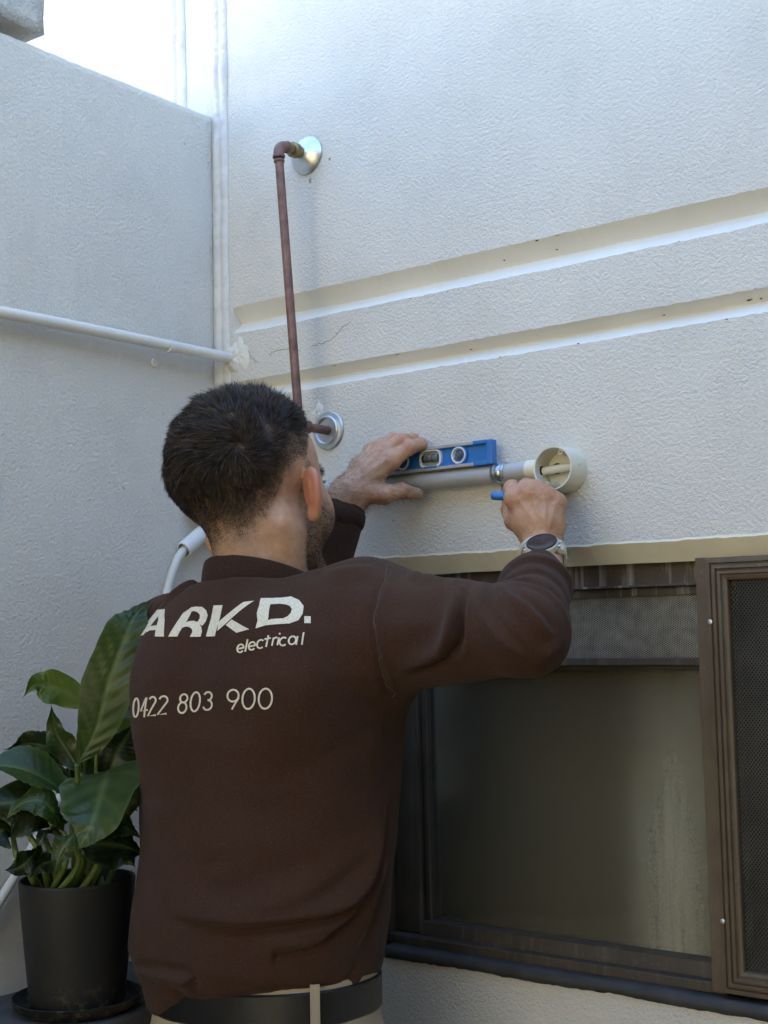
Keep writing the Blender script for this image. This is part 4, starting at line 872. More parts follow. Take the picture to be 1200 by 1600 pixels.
def shirt_sdf(X, Y, Z, grow=0.0):
    d = torso_sdf(X, Y, Z, grow); d = smax(d, Z - 1.50, .05)
    hem = np.interp(X, [.20, .24, .30, .37, .45, .495, .53, .56], [.940, .944, .950, .979, 1.004, 1.013, 1.008, 1.02]) - .03 * np.clip((Y + .30) / .12, 0, 1); d = smax(d, hem - Z, .022)
    nb_ = CC + np.array((0, .004, -.012)); d = smin(d, cap(X, Y, Z, nb_ + np.array((0, .0, -.055)), nb_, .074 + grow, .062 + grow), .05)
    d = smin(d, cap(X, Y, Z, CC + np.array((.03, -.010, -.052)), SR + np.array((-.01, 0, .028)), .044 + grow, .050 + grow), .05)
    d = smin(d, cap(X, Y, Z, CC + np.array((-.03, -.008, -.056)), SL + np.array((.005, -.005, .01)), .044 + grow, .050 + grow), .05)
    d = smin(d, ell(X, Y, Z, (.325, -.395, 1.345), (.055, .035, .075)), .05); d = smin(d, ell(X, Y, Z, (.495, -.400, 1.375), (.060, .030, .070)), .05)
    d = smax(d, (Z - (CC[2] - .013)) + (Y - CC[1]) * .30 - .6 * np.maximum(0, np.abs(X - CC[0]) - .075), .004)
    # right sleeve
    d = smin(d, cap(X, Y, Z, SR, ERr, .076 + grow, .046 + grow), .045); fr = smin(cap(X, Y, Z, ERr, RW + (RE - RW) * .5, .046 + grow, .039 + grow), cap(X, Y, Z, RW + (RE - RW) * .5, CRr, .040 + grow, .0285 + grow), .02)
    d = smin(d, fr, .014)
    # left sleeve
    d = smin(d, cap(X, Y, Z, SL, EL, .066 + grow, .050 + grow), .04); d = smin(d, cap(X, Y, Z, EL, CLl, .048 + grow, .033 + grow), .02)
    return d
sv, sf = nets(shirt_sdf, (.12, -.49, .90), (.92, -.03, 1.64), .0036)
sv = relax(sv, sf, 1, .5); sbvh = bvh_of(sv, sf); sn = vnormals(sv, sf)
def snap(pts, n):
    P = catmull(pts, n); out = []; nn = []
    for p in P:
        loc, nor, i, dist = sbvh.find_nearest(Vector(p)); out.append(loc[:]); nn.append(nor[:])
    return np.array(out), np.array(nn)
disp = np.zeros(len(sv))
def fold(pts, amp, w1, w2=None, n=150, valley=.5):
    """soft crease: steep on one side (w1), long on the other (w2)"""
    global disp
    w2 = w2 or w1; P, NN = snap(pts, n); T = np.gradient(P, axis=0); T /= np.maximum(np.linalg.norm(T, axis=1), 1e-9)[:, None]
    lo_, hi_ = P.min(0) - 3.5 * max(w1, w2), P.max(0) + 3.5 * max(w1, w2); k = np.where(((sv > lo_) & (sv < hi_)).all(1))[0]
    if not len(k): return
    D_ = sv[k][:, None, :] - P[None]; d2 = (D_ ** 2).sum(2); j = d2.argmin(1); v = D_[np.arange(len(k)), j]
    s = np.einsum('ij,ij->i', np.cross(T[j], NN[j]), v); dist = np.sqrt(d2[np.arange(len(k)), j]); x = np.sign(s) * dist
    w = np.where(x < 0, w1, w2); taper = np.sin(np.pi * np.clip(j / (n - 1), .0, 1)) ** 1.1; taper[(j == 0) | (j == n - 1)] = 0
    same = np.einsum('ij,ij->i', sn[k], NN[j]) > 0.0
    prof_ = np.exp(-(x / w) ** 2) - valley * np.exp(-((np.abs(x) - 1.9 * w) / w) ** 2) * np.where(x < 0, 1.0, .35)
    disp[k] += amp * prof_ * taper * same
# torso
fold([(0.5887, -0.2974, 1.2429), (0.5437, -0.3125, 1.1792), (0.4967, -0.3303, 1.1260), (0.4522, -0.3490, 1.0979), (0.4117, -0.3669, 1.0907), (0.3509, -0.3761, 1.0918)], .0140, .0050, .024)
fold([(0.5813, -0.2990, 1.2059), (0.5310, -0.3182, 1.1421), (0.4792, -0.3397, 1.0889), (0.4221, -0.3674, 1.0540)], .0115, .0050, .020)
fold([(0.5717, -0.2881, 1.1560), (0.5375, -0.3093, 1.1083), (0.4923, -0.3268, 1.0644)], .0085, .008, .016)
fold([(0.5430, -0.3276, 1.1958), (0.4923, -0.3479, 1.1394), (0.4378, -0.3611, 1.1066)], .0048, .009, .018)
fold([(0.3995, -0.3810, 1.1321), (0.4317, -0.3705, 1.1484), (0.4639, -0.3605, 1.1683)], .0016, .008, .012)
fold([(0.2438, -0.3992, 1.0094), (0.3092, -0.4008, 1.0238), (0.3674, -0.3824, 1.0359), (0.4363, -0.3552, 1.0438), (0.5066, -0.3266, 1.0485)], .0100, .005, .016)
fold([(0.2500, -0.4038, 0.9803), (0.2935, -0.3970, 0.9942), (0.3399, -0.3879, 1.0078), (0.3682, -0.3782, 1.0037)], .0055, .007, .013)
fold([(0.4480, -0.3571, 1.0279), (0.4849, -0.3419, 1.0341), (0.5198, -0.3138, 1.0257), (0.5498, -0.2911, 1.0309)], .0050, .006, .012)
fold([(0.5191, -0.3132, 1.0153), (0.5230, -0.3117, 1.0286), (0.5330, -0.3057, 1.0448)], .0035, .005, .008)
fold([(0.3669, -0.3771, 0.9853), (0.3774, -0.3711, 1.0042), (0.4070, -0.3631, 1.0237)], .0012, .006, .010)
fold([(0.5398, -0.2971, 1.0147), (0.5443, -0.2960, 1.0371), (0.5502, -0.2810, 1.0569)], .0012, .006, .010)
fold([(0.3229, -0.3414, 1.4951), (0.3567, -0.3638, 1.4757), (0.3827, -0.3678, 1.4653), (0.4264, -0.3593, 1.4648), (0.4742, -0.3485, 1.4725), (0.5229, -0.3378, 1.4884)], .0075, .005, .013)
fold([(0.3656, -0.3581, 1.4866), (0.4145, -0.3577, 1.4816), (0.4591, -0.3487, 1.4831), (0.5001, -0.3428, 1.4877)], .0025, .004, .007)
fold([(0.3200, -0.3431, 1.4911), (0.3152, -0.3700, 1.4706), (0.2948, -0.3818, 1.4350)], .0065, .007, .014)
fold([(0.2830, -0.3448, 1.4760), (0.2620, -0.3588, 1.4560), (0.2345, -0.3638, 1.4236)], .0035, .006, .010)
fold([(0.5245, -0.3481, 1.4776), (0.5580, -0.3353, 1.4817), (0.5892, -0.3240, 1.4844)], .0035, .008, .014)
fold([(0.5752, -0.3452, 1.4624), (0.5927, -0.3418, 1.4398), (0.5998, -0.3449, 1.4032)], .0020, .010, .016)
fold([(0.6199, -0.3330, 1.3233), (0.5952, -0.3217, 1.2783), (0.5800, -0.3157, 1.2333)], .0030, .010, .020)
fold([(0.2580, -0.3843, 1.2025), (0.3163, -0.3900, 1.2030), (0.3727, -0.3853, 1.2122)], .0016, .010, .014)
fold([(0.2448, -0.3888, 1.1506), (0.3025, -0.3937, 1.1405), (0.3486, -0.3840, 1.1469)], .0016, .012, .018)
fold([(0.3611, -0.4050, 1.3067), (0.4304, -0.3885, 1.2999), (0.4985, -0.3623, 1.3113)], .0012, .012, .02)
fold([(0.5737, -0.3467, 1.3522), (0.5297, -0.3640, 1.3159), (0.4736, -0.3797, 1.2932)], .0018, .012, .022)
# armhole seam (a shallow trench with a soft roll on the sleeve side)
seam_pts = [(0.5888, -0.3123, 1.4899), (0.6051, -0.3282, 1.4615), (0.6128, -0.3431, 1.4212), (0.6114, -0.3462, 1.3814), (0.6136, -0.3407, 1.3488), (0.6224, -0.3314, 1.3261)]
fold(seam_pts, -.0042, .0035, .0045, valley=.45)
# sleeve at the elbow
fold([(0.6841, -0.3104, 1.4533), (0.7137, -0.3238, 1.4369), (0.7193, -0.3366, 1.4200), (0.7032, -0.3410, 1.4042), (0.6643, -0.3443, 1.3912), (0.6335, -0.3417, 1.3813)], .0140, .0036, .012)
fold([(0.6938, -0.3146, 1.4445), (0.7193, -0.3249, 1.4283), (0.7255, -0.3373, 1.4123), (0.7105, -0.3408, 1.3965)], -.0110, .004, .006, valley=.2)
fold([(0.7114, -0.3019, 1.4526), (0.7591, -0.3383, 1.4276), (0.7849, -0.3479, 1.4082), (0.8011, -0.3521, 1.3881)], .0065, .0045, .009)
fold([(0.7247, -0.2912, 1.4494), (0.7766, -0.3258, 1.4367), (0.8099, -0.3365, 1.4225), (0.8290, -0.3328, 1.4088)], .0065, .004, .010)
fold([(0.8258, -0.3224, 1.4073), (0.8237, -0.3352, 1.3942), (0.8124, -0.3429, 1.3838)], .0040, .006, .008)
fold([(0.6299, -0.3357, 1.4172), (0.6577, -0.3340, 1.4239), (0.6946, -0.3367, 1.4197)], .0012, .009, .014)
fold([(0.6505, -0.3388, 1.3598), (0.7022, -0.3376, 1.3671), (0.7529, -0.3376, 1.3776)], .0012, .012, .018)
fold([(0.6221, -0.3090, 1.4648), (0.6495, -0.3119, 1.4529), (0.6790, -0.3135, 1.4448)], .0050, .007, .011)
fold([(0.6108, -0.2935, 1.4751), (0.6280, -0.3045, 1.4647), (0.6417, -0.3175, 1.4495)], .0025, .005, .008)
for (a_, w_, pts) in [(.0060, .0040, [(0.7228, -0.2559, 1.4612), (0.7272, -0.2290, 1.4784), (0.7456, -0.2151, 1.4823), (0.7611, -0.2018, 1.4708), (0.7714, -0.2045, 1.4528)]),
        (.0050, .0036, [(0.7209, -0.2693, 1.4539), (0.7444, -0.2652, 1.4669), (0.7623, -0.2517, 1.4707), (0.7830, -0.2468, 1.4564), (0.7933, -0.2490, 1.4347)]),
        (.0045, .0036, [(0.7147, -0.2734, 1.4476), (0.7503, -0.2846, 1.4543), (0.7785, -0.2884, 1.4569), (0.7992, -0.2833, 1.4417), (0.8103, -0.2847, 1.4172)]),
        (.0040, .0036, [(0.7357, -0.2821, 1.4448), (0.7714, -0.3054, 1.4459), (0.7956, -0.3119, 1.4445), (0.8137, -0.3086, 1.4276), (0.8177, -0.3033, 1.4071)]),
        (.0030, .0035, [(0.7039, -0.2089, 1.4782), (0.7109, -0.1923, 1.4911), (0.7208, -0.1721, 1.4942), (0.7411, -0.1682, 1.4865)])]:
    fold(pts, a_, w_, w_ * 1.3, valley=.7)
disp += vnoise(sv, 26, 11) * .0010 + vnoise(sv, 60, 12) * .0008 + vnoise(sv, 150, 13) * .00022
sv2 = sv + sn * disp[:, None]
shirt = fast_mesh('sweatshirt', sv2, sf, M['shirt'], person)
md = shirt.modifiers.new('sub', 'SUBSURF'); md.levels = 1; md.render_levels = 1
shirt['label'] = 'dark brown sweatshirt with cream lettering on the back'
sn2 = vnormals(sv2, sf); sbvh = bvh_of(sv2, sf)
# stitch line beside the armhole seam
P, NN = snap(seam_pts, 90)
tube('armhole_seam', P + NN * .0006, .0009, M['thread'], shirt, 6)
# ribbed collar
def band(name, c, ra, rb, h, th, tilt, mat, parent, n=120, ribs=60, ribamp=.0005, lean=.10, axis=None, ax2=None):
    V = []; F = []; pr_ = [(0, 0), (.0, .3), (.05, .75), (.35, 1.0), (.65, 1.0), (.95, .75), (1, .3), (1, 0), (.65, -.4), (.35, -.4)]; m_ = len(pr_)
    for i in range(n):
        a = 2 * math.pi * i / n; rb_ = ribamp * math.sin(ribs * a)
        for hh, o in pr_:
            R_ = (o * th + rb_ * (o > .5)) - lean * hh * h
            V.append((c[0] + (ra + R_) * math.cos(a), c[1] + (rb + R_) * math.sin(a), c[2] + hh * h - (rb * math.sin(a)) * tilt))
    for i in range(n):
        for j in range(m_): F.append((i * m_ + j, i * m_ + (j + 1) % m_, ((i + 1) % n) * m_ + (j + 1) % m_, ((i + 1) % n) * m_ + j))
    return fast_mesh(name, np.array(V), np.array(F), mat, parent)
band('collar', CC + np.array((-.003, -.003, -.0180)), .0725, .0715, .0320, .0034, .30, M['rib'], shirt, n=240, ribs=110, lean=.12)
# cuffs
def cuff(c0, c1, r0, r1, parent, wob=.0009):
    c0, c1 = np.array(c0), np.array(c1); x, y, d = frame_of(c1 - c0); L_ = np.linalg.norm(c1 - c0); V = []; F = []; n = 96
    pr_ = [(-.15, r0 + .0005), (.0, r0 + .0006), (.08, r0 + .0014), (.5, (r0 + r1) / 2 + .0017), (.92, r1 + .0015), (1.0, r1 + .0006), (.98, r1 - .0015), (.6, r1 - .002)]; m_ = len(pr_)
    for i in range(n):
        a = 2 * math.pi * i / n
        for h_, r_ in pr_: V.append(c0 + d * h_ * L_ + (r_ + .00035 * math.sin(48 * a) + wob * math.sin(3 * a + h_ * 3)) * (x * math.cos(a) + y * math.sin(a)))
    for i in range(n):
        for j in range(m_ - 1): F.append((i * m_ + j, i * m_ + j + 1, ((i + 1) % n) * m_ + j + 1, ((i + 1) % n) * m_ + j))
    return fast_mesh('cuff', np.array(V), np.array(F), M['rib'], parent)
cuff(RW + (RE - RW) * .40, RW + (RE - RW) * .25, .0320, .0265, shirt); cuff(LW + (LE - LW) * .27, LW + (LE - LW) * .14, .0335, .0315, shirt)

# ---------------- continuous body skin: head, arms, hands and the covered trunk in one mesh
bv, bf = nets(lambda X, Y, Z: np.minimum(smax(shirt_sdf(X, Y, Z, -.016), Z - (CC[2] - .03), .01), 9), (.10, -.50, .88), (.92, -.03, 1.56), .012)
parts = [(hv, hf_, stub_h, red_h, np.zeros(len(hv)), eye_h), (lvv, lff, np.zeros(len(lvv)), lred, lnail, np.zeros(len(lvv))), (rvv, rff, np.zeros(len(rvv)), rred, rnail, np.zeros(len(rvv))), (bv, bf, *[np.zeros(len(bv))] * 4)]
o_ = 0; VV = []; FF = []; at = [[], [], [], []]
for p_ in parts:
    VV.append(p_[0]); FF.append(p_[1] + o_); o_ += len(p_[0])
    for q in range(4): at[q].append(p_[2 + q])
body = fast_mesh('body', np.concatenate(VV), np.concatenate(FF), M['skin'], person, True, dict(zip(('stub', 'red', 'nail', 'eye'), [np.concatenate(a) for a in at])))

# ---------------- hair
def strands(name, roots, dirs, bend, length, width, mat, parent, seg=3, rnd=None, seed=1):
    r = np.random.default_rng(seed); N_ = len(roots); s = np.linspace(0, 1, seg + 1)
    side = np.cross(dirs, r.normal(0, 1, (N_, 3))); side /= np.maximum(np.linalg.norm(side, axis=1), 1e-9)[:, None]
    P = roots[:, None] + length[:, None, None] * (dirs[:, None] * s[None, :, None] + bend[:, None] * (s ** 2)[None, :, None])
    w = width[:, None] * np.array([1.0, 1.0, .8, .25, .1][:seg] + [.12])[None]
    V = np.stack([P - side[:, None] * w[..., None] * .5, P + side[:, None] * w[..., None] * .5], 2).reshape(-1, 3)
    k = (seg + 1) * 2; base = (np.arange(N_) * k)[:, None]; q = np.concatenate([np.stack([base[:, 0] + 2 * j, base[:, 0] + 2 * j + 1, base[:, 0] + 2 * j + 3, base[:, 0] + 2 * j + 2], 1) for j in range(seg)])
    rn = np.repeat(r.random(N_) if rnd is None else rnd, k)
    o = fast_mesh(name, V, q, mat, parent, True, {'rnd': rn}); o['kind'] = 'stuff'; return o
def sample(V, F, wt, n, seed):
    r = np.random.default_rng(seed); fw = wt[F].mean(1) * np.linalg.norm(np.cross(V[F[:, 2]] - V[F[:, 0]], V[F[:, 3]] - V[F[:, 1]]), axis=1)
    i = r.choice(len(F), n, p=fw / fw.sum()); a, b = r.random((2, n, 1)); f = F[i]
    return (V[f[:, 0]] * (1 - a) + V[f[:, 1]] * a) * (1 - b) + (V[f[:, 3]] * (1 - a) + V[f[:, 2]] * a) * b
hbvh = bvh_of(hv, hf_)
WH = hw(.060, -.080, .044)         # crown whorl
def hair_set(name, n, seed, wfun, lfun, lift, comb, spiral, width, mat, jit=.25):
    R_ = sample(hv, hf_, wfun, n, seed); r = np.random.default_rng(seed + 1)
    lr_, lf_, lu_ = to_head(R_[:, 0], R_[:, 1], R_[:, 2])
    # smooth normals of a skull-like ellipsoid
    Nn = hR * (lr_ / .0765 ** 2)[:, None] + hF * ((lf_ + .010) / .1 ** 2)[:, None] + hU * ((lu_ - .04) / .085 ** 2)[:, None]; Nn /= np.linalg.norm(Nn, axis=1)[:, None]
    t_ = R_ - WH; t_ -= Nn * np.einsum('ij,ij->i', t_, Nn)[:, None]; dist = np.linalg.norm(t_, axis=1); t_ /= np.maximum(dist, 1e-6)[:, None]
    sp_ = np.cross(Nn, t_) * (spiral * np.exp(-dist / .05) + .12)[:, None]
    down = -hU - Nn * (-(Nn @ hU))[:, None]
    top = sst(.05, .10, lu_) * sst(-.06, .02, lf_)
    d_ = Nn * (lift + .55 * top)[:, None] + (t_ + sp_) * comb + down * (.35 * sst(.06, .0, lu_))[:, None] + r.normal(0, jit, (n, 3))
    d_ += np.stack([vnoise(R_, 130, 81), vnoise(R_, 130, 82), vnoise(R_, 130, 83)], 1) * .42 + np.stack([vnoise(R_, 420, 84), vnoise(R_, 420, 85), vnoise(R_, 420, 86)], 1) * .22
    d_ /= np.linalg.norm(d_, axis=1)[:, None]
    lw_, fu_ = hairline(np.arctan2(np.abs(lr_), -lf_)); q = np.clip((lu_ - lw_) / np.maximum(fu_ - lw_, .004), 0, 1.4); ln = lfun(q, lu_, lf_, dist) * r.uniform(.65, 1.15, n)
    bd = (t_ * .25 - Nn * .30) * (1 - top)[:, None] + down * .1 + r.normal(0, .08, (n, 3))
    clump = np.clip(.5 + vnoise(R_, 220, 5) * .35 + r.normal(0, .2, n), 0, 1)
    return strands(name, R_ + Nn * .0004, d_, bd, ln, width * r.uniform(.7, 1.3, n), mat, person, 3, clump, seed)
wfull = sst(.55, .95, scalp) * (lu > low) * (1 - sst(.1, .4, earm)); wfade = sst(.02, .25, scalp) * (1 - sst(.70, 1.0, scalp) * .8) * (1 - sst(.1, .4, earm)) * (lu > low)
hair_set('hair', 46000, 3, wfull, lambda q, u, f, d: .0045 + .0105 * sst(.6, 1.25, q) + .006 * sst(.085, .12, u) , .50, .85, 1.3, .00050, M['hair'], .22)
hair_set('clipped_hair', 30000, 5, wfade, lambda q, u, f, d: .0012 + .0042 * sst(.1, .9, q), .55, .45, .1, .00032, M['fadehair'], .25)
# beard stubble, brows, lashes, arm hair
R_ = sample(hv, hf_, np.clip(beard, 0, 1) * (1 - earm), 13000, 31); lr_, lf_, lu_ = to_head(R_[:, 0], R_[:, 1], R_[:, 2]); r = np.random.default_rng(32)
Nn = hR * (lr_ / .06 ** 2)[:, None] + hF * ((lf_ - .03) / .07 ** 2)[:, None]; Nn /= np.linalg.norm(Nn, axis=1)[:, None]
dd_ = Nn * .7 - hU * .8 + r.normal(0, .25, (13000, 3)); dd_ /= np.linalg.norm(dd_, axis=1)[:, None]
strands('beard_stubble', R_, dd_, np.zeros((13000, 3)), r.uniform(.0018, .0042, 13000), np.full(13000, .00030), M['hair'], person, 2, seed=33)
R_ = sample(hv, hf_, brow, 420, 41); r = np.random.default_rng(42); lr_, lf_, lu_ = to_head(R_[:, 0], R_[:, 1], R_[:, 2])
dd_ = hF * .45 + hR * np.sign(lr_)[:, None] * .75 + hU * .2 + r.normal(0, .2, (420, 3)); dd_ /= np.linalg.norm(dd_, axis=1)[:, None]
strands('eyebrow', R_, dd_, np.zeros((420, 3)), r.uniform(.003, .0055, 420), np.full(420, .0003), M['hair'], person, 2, seed=43)
for s in (1, -1):
    n_ = 46; a = np.linspace(-1, 1, n_); rt = np.array([hw(s * (.031 + .0125 * q), .0915 - .004 * q * q - .003 * max(q, 0), .0145 + .0035 * (1 - q * q)) for q in a]); dd_ = np.array([hF * .8 + hU * .35 + hR * s * (.25 + .45 * q) for q in a]); dd_ /= np.linalg.norm(dd_, axis=1)[:, None]
    strands('eyelash', rt, dd_, np.tile(hU * .35, (n_, 1)), np.full(n_, .009), np.full(n_, .0005), M['hair'], person, 3, seed=50 + s)
def arm_hair(V, F, wgt, n, seed, flow):
    R_ = sample(V, F, wgt, n, seed); b_ = bvh_of(V, F); r = np.random.default_rng(seed); Nn = np.array([b_.find_nearest(Vector(p))[1][:] for p in R_])
    fl = np.asarray(flow, float); d_ = Nn * .45 + fl * .8 + r.normal(0, .35, (n, 3)); d_ /= np.linalg.norm(d_, axis=1)[:, None]
    strands('arm_hair', R_, d_, fl * .3 - Nn * .25, r.uniform(.005, .012, n), np.full(n, .00026), M['armhair'], person, 3, seed=seed)
ax_ = (LW - LE) / np.linalg.norm(LW - LE); sL = (lvv - LW) @ ax_; arm_hair(lvv, lff, sst(.075, .02, sL) * sst(-.10, -.05, sL), 2300, 71, ax_ * .5 + np.array((.2, 0, -.6)))

ax_ = (RW - RE) / np.linalg.norm(RW - RE); sR = (rvv - RW) @ ax_; arm_hair(rvv, rff, sst(.07, .03, sR) * sst(-.03, .0, sR), 420, 73, ax_ * .4 + np.array((.5, 0, -.4)))
# ---------------- trousers, belt, boots
def trouser_sdf(X, Y, Z):
    d = ell(X, Y, Z, (.380, -.303, .92), (.162, .116, .21)); d = smax(d, Z - 1.004 - (X - .40) * .06, .010)
    for s in (-1, 1):
        hx = .384 + s * .085; lg_ = smin(cap(X, Y, Z, (hx, -.300, .86), (hx + s * .02, -.285, .48), .092, .066), cap(X, Y, Z, (hx + s * .02, -.285, .48), (hx + s * .025, -.315, .09), .064, .052), .03); d = smin(d, lg_, .04)
    return d
tv, tf = nets(trouser_sdf, (.17, -.50, .04), (.63, -.12, 1.02), .008); tv = relax(tv, tf, 2)
tr = fast_mesh('trousers', tv + vnormals(tv, tf) * (vnoise(tv, 40, 21) * .002)[:, None], tf, M['khaki'], person)
def hip_ring(z0, z1, off, th, mat, name, parent, tilt=.06, n=160):
    V = []; F = []; pr_ = [(0, 0), (.06, 1), (.94, 1), (1, 0), (.5, -1)]
    for i in range(n):
        a = 2 * math.pi * i / n; ca, sa = math.cos(a), math.sin(a); ra, rb_ = .1500 + off, .1080 + off
        k_ = (abs(ca) ** 2.2 + abs(sa) ** 2.2) ** (-1 / 2.2)
        for h_, o in pr_: x = .381 + (ra + o * th) * ca * k_; V.append((x, -.303 + (rb_ + o * th) * sa * k_, z0 + (z1 - z0) * h_ + (x - .40) * tilt))
    m_ = 5
    for i in range(n):
        for j in range(m_): F.append((i * m_ + j, i * m_ + (j + 1) % m_, ((i + 1) % n) * m_ + (j + 1) % m_, ((i + 1) % n) * m_ + j))
    o = fast_mesh(name, np.array(V), np.array(F), mat, parent); auto(o, 35); return o
hip_ring(.955, 1.0105, .000, .0022, M['khaki'], 'waistband', tr)
belt = hip_ring(.9635, 1.0045, .0035, .0022, M['leather'], 'belt', person); belt['label'] = 'black leather belt'
for xq in (.516,):
    u_ = (xq - .381) / .1557; yq = -.303 - .1137 * (1 - abs(u_) ** 2.2) ** (1 / 2.2) if abs(u_) < 1 else -.303
    nr = np.array((u_ / .1557, (yq + .303) / .1137 ** 2, 0)); nr /= np.linalg.norm(nr); tn_ = np.array((-nr[1], nr[0], 0)); c = np.array((xq, yq, .984 + (xq - .4) * .06)) + nr * .0035
    V = []; 
    for h_ in (-.034, .030):
        for a, b in ((-.0055, .0), (.0055, .0), (.0055, .0026), (-.0055, .0026)): V.append(c + tn_ * a + nr * b + np.array((0, 0, h_)))
    py_mesh('belt_loop', V, [(0, 1, 2, 3), (7, 6, 5, 4), (0, 4, 5, 1), (1, 5, 6, 2), (2, 6, 7, 3), (3, 7, 4, 0)], M['khaki'], tr)
    for a in (-.0035, .0035): tube('stitching', [c + tn_ * a + nr * .0028 + np.array((0, 0, -.033)), c + tn_ * a + nr * .0028 + np.array((0, 0, .029))], .0004, M['khaki'], tr, 5)
pc_ = np.array((0.2981, -0.3827, 0.9551)); pch = box('tool_pouch', pc_ + np.array((-.022, -.008, -.09)), pc_ + np.array((.022, .012, -.001)), M['leather'], person, .003)
box('yellow_tag', pc_ + np.array((.002, -.0105, -.05)), pc_ + np.array((.016, -.0085, .0)), M['yellow'], pch)
for s in (-1, 1):
    fx = .398 + s * .11
    def boot(X, Y, Z, fx=fx): return smax(smin(cap(X, Y, Z, (fx, -.32, .05), (fx, -.14, .035), .048, .040), cap(X, Y, Z, (fx, -.32, .05), (fx, -.318, .15), .050, .052), .03), -(Z - .002), .006)
    v_, f_ = nets(boot, (fx - .08, -.40, -.02), (fx + .08, -.07, .22), .008); fast_mesh('boot', v_, f_, M['boot'], person)

# ---------------- wrist watch
wa = (RE - RW) / np.linalg.norm(RE - RW); wc = RW + (RE - RW) * .055
wn_ = np.array((.10, -.42, .90)); wn_ -= wa * (wn_ @ wa); wn_ /= np.linalg.norm(wn_); ws = np.cross(wa, wn_); wb = wn_; wn_ = wn_ + wa * .18; wn_ /= np.linalg.norm(wn_)
wt = link(bpy.data.objects.new('wristwatch', None), person); wt['label'] = 'ivory sports watch with round black face'
wtop = np.array((0.7047, -0.1484, 1.5220)) - wn_ * .008
lathe('case', wtop, wn_, [(0, .0), (.0185, .0), (.0205, .002), (.0205, .0085), (.0190, .0105), (.0172, .0108)], M['watchwhite'], wt, 48)
lathe('bezel', wtop, wn_, [(.0192, .0104), (.0185, .0118), (.0172, .0118), (.0168, .0112)], M['black'], wt, 48)
lathe('dial', wtop, wn_, [(0, .01135), (.0170, .01125)], M['watchface'], wt, 48)
for s in (-1, 1):
    for q in (-1, 1): tube('button', [wtop + ws * s * .0195 + wa * q * .007 + wn_ * .005, wtop + ws * s * .0225 + wa * q * .007 + wn_ * .005], .0016, M['galv'], wt, 12)
V = []; F = []; n = 64
for i in range(n):
    a = 2 * math.pi * i / n; rr = .0262
    wv = .0105 * (1 - .15 * (math.cos(a) < 0)); rad = ws * math.sin(a) * .0270 + wb * math.cos(a) * .0275
    for h_, o in ((-1, 0), (-1, .0028), (1, .0028), (1, 0)): V.append(wc + wa * h_ * wv + rad * (1 + o / .026))
for i in range(n):
    for j in range(4): F.append((i * 4 + j, i * 4 + (j + 1) % 4, ((i + 1) % n) * 4 + (j + 1) % 4, ((i + 1) % n) * 4 + j))
auto(fast_mesh('strap', np.array(V), np.array(F), M['watchwhite'], wt), 35)
for q in (-1, 1):
    V = []
    for h_ in (0, 1):
        for a, b in ((-.009, -.001), (.009, -.001), (.009, .0075), (-.009, .0075)): V.append(wtop + ws * q * (.0165 + .0085 * h_) + wa * a * (1 - .1 * h_) + wn_ * (b * (1 - .35 * h_) - .006 * h_))
    py_mesh('lug', V, [(0, 1, 2, 3), (7, 6, 5, 4), (0, 4, 5, 1), (1, 5, 6, 2), (2, 6, 7, 3), (3, 7, 4, 0)], M['watchwhite'], wt)
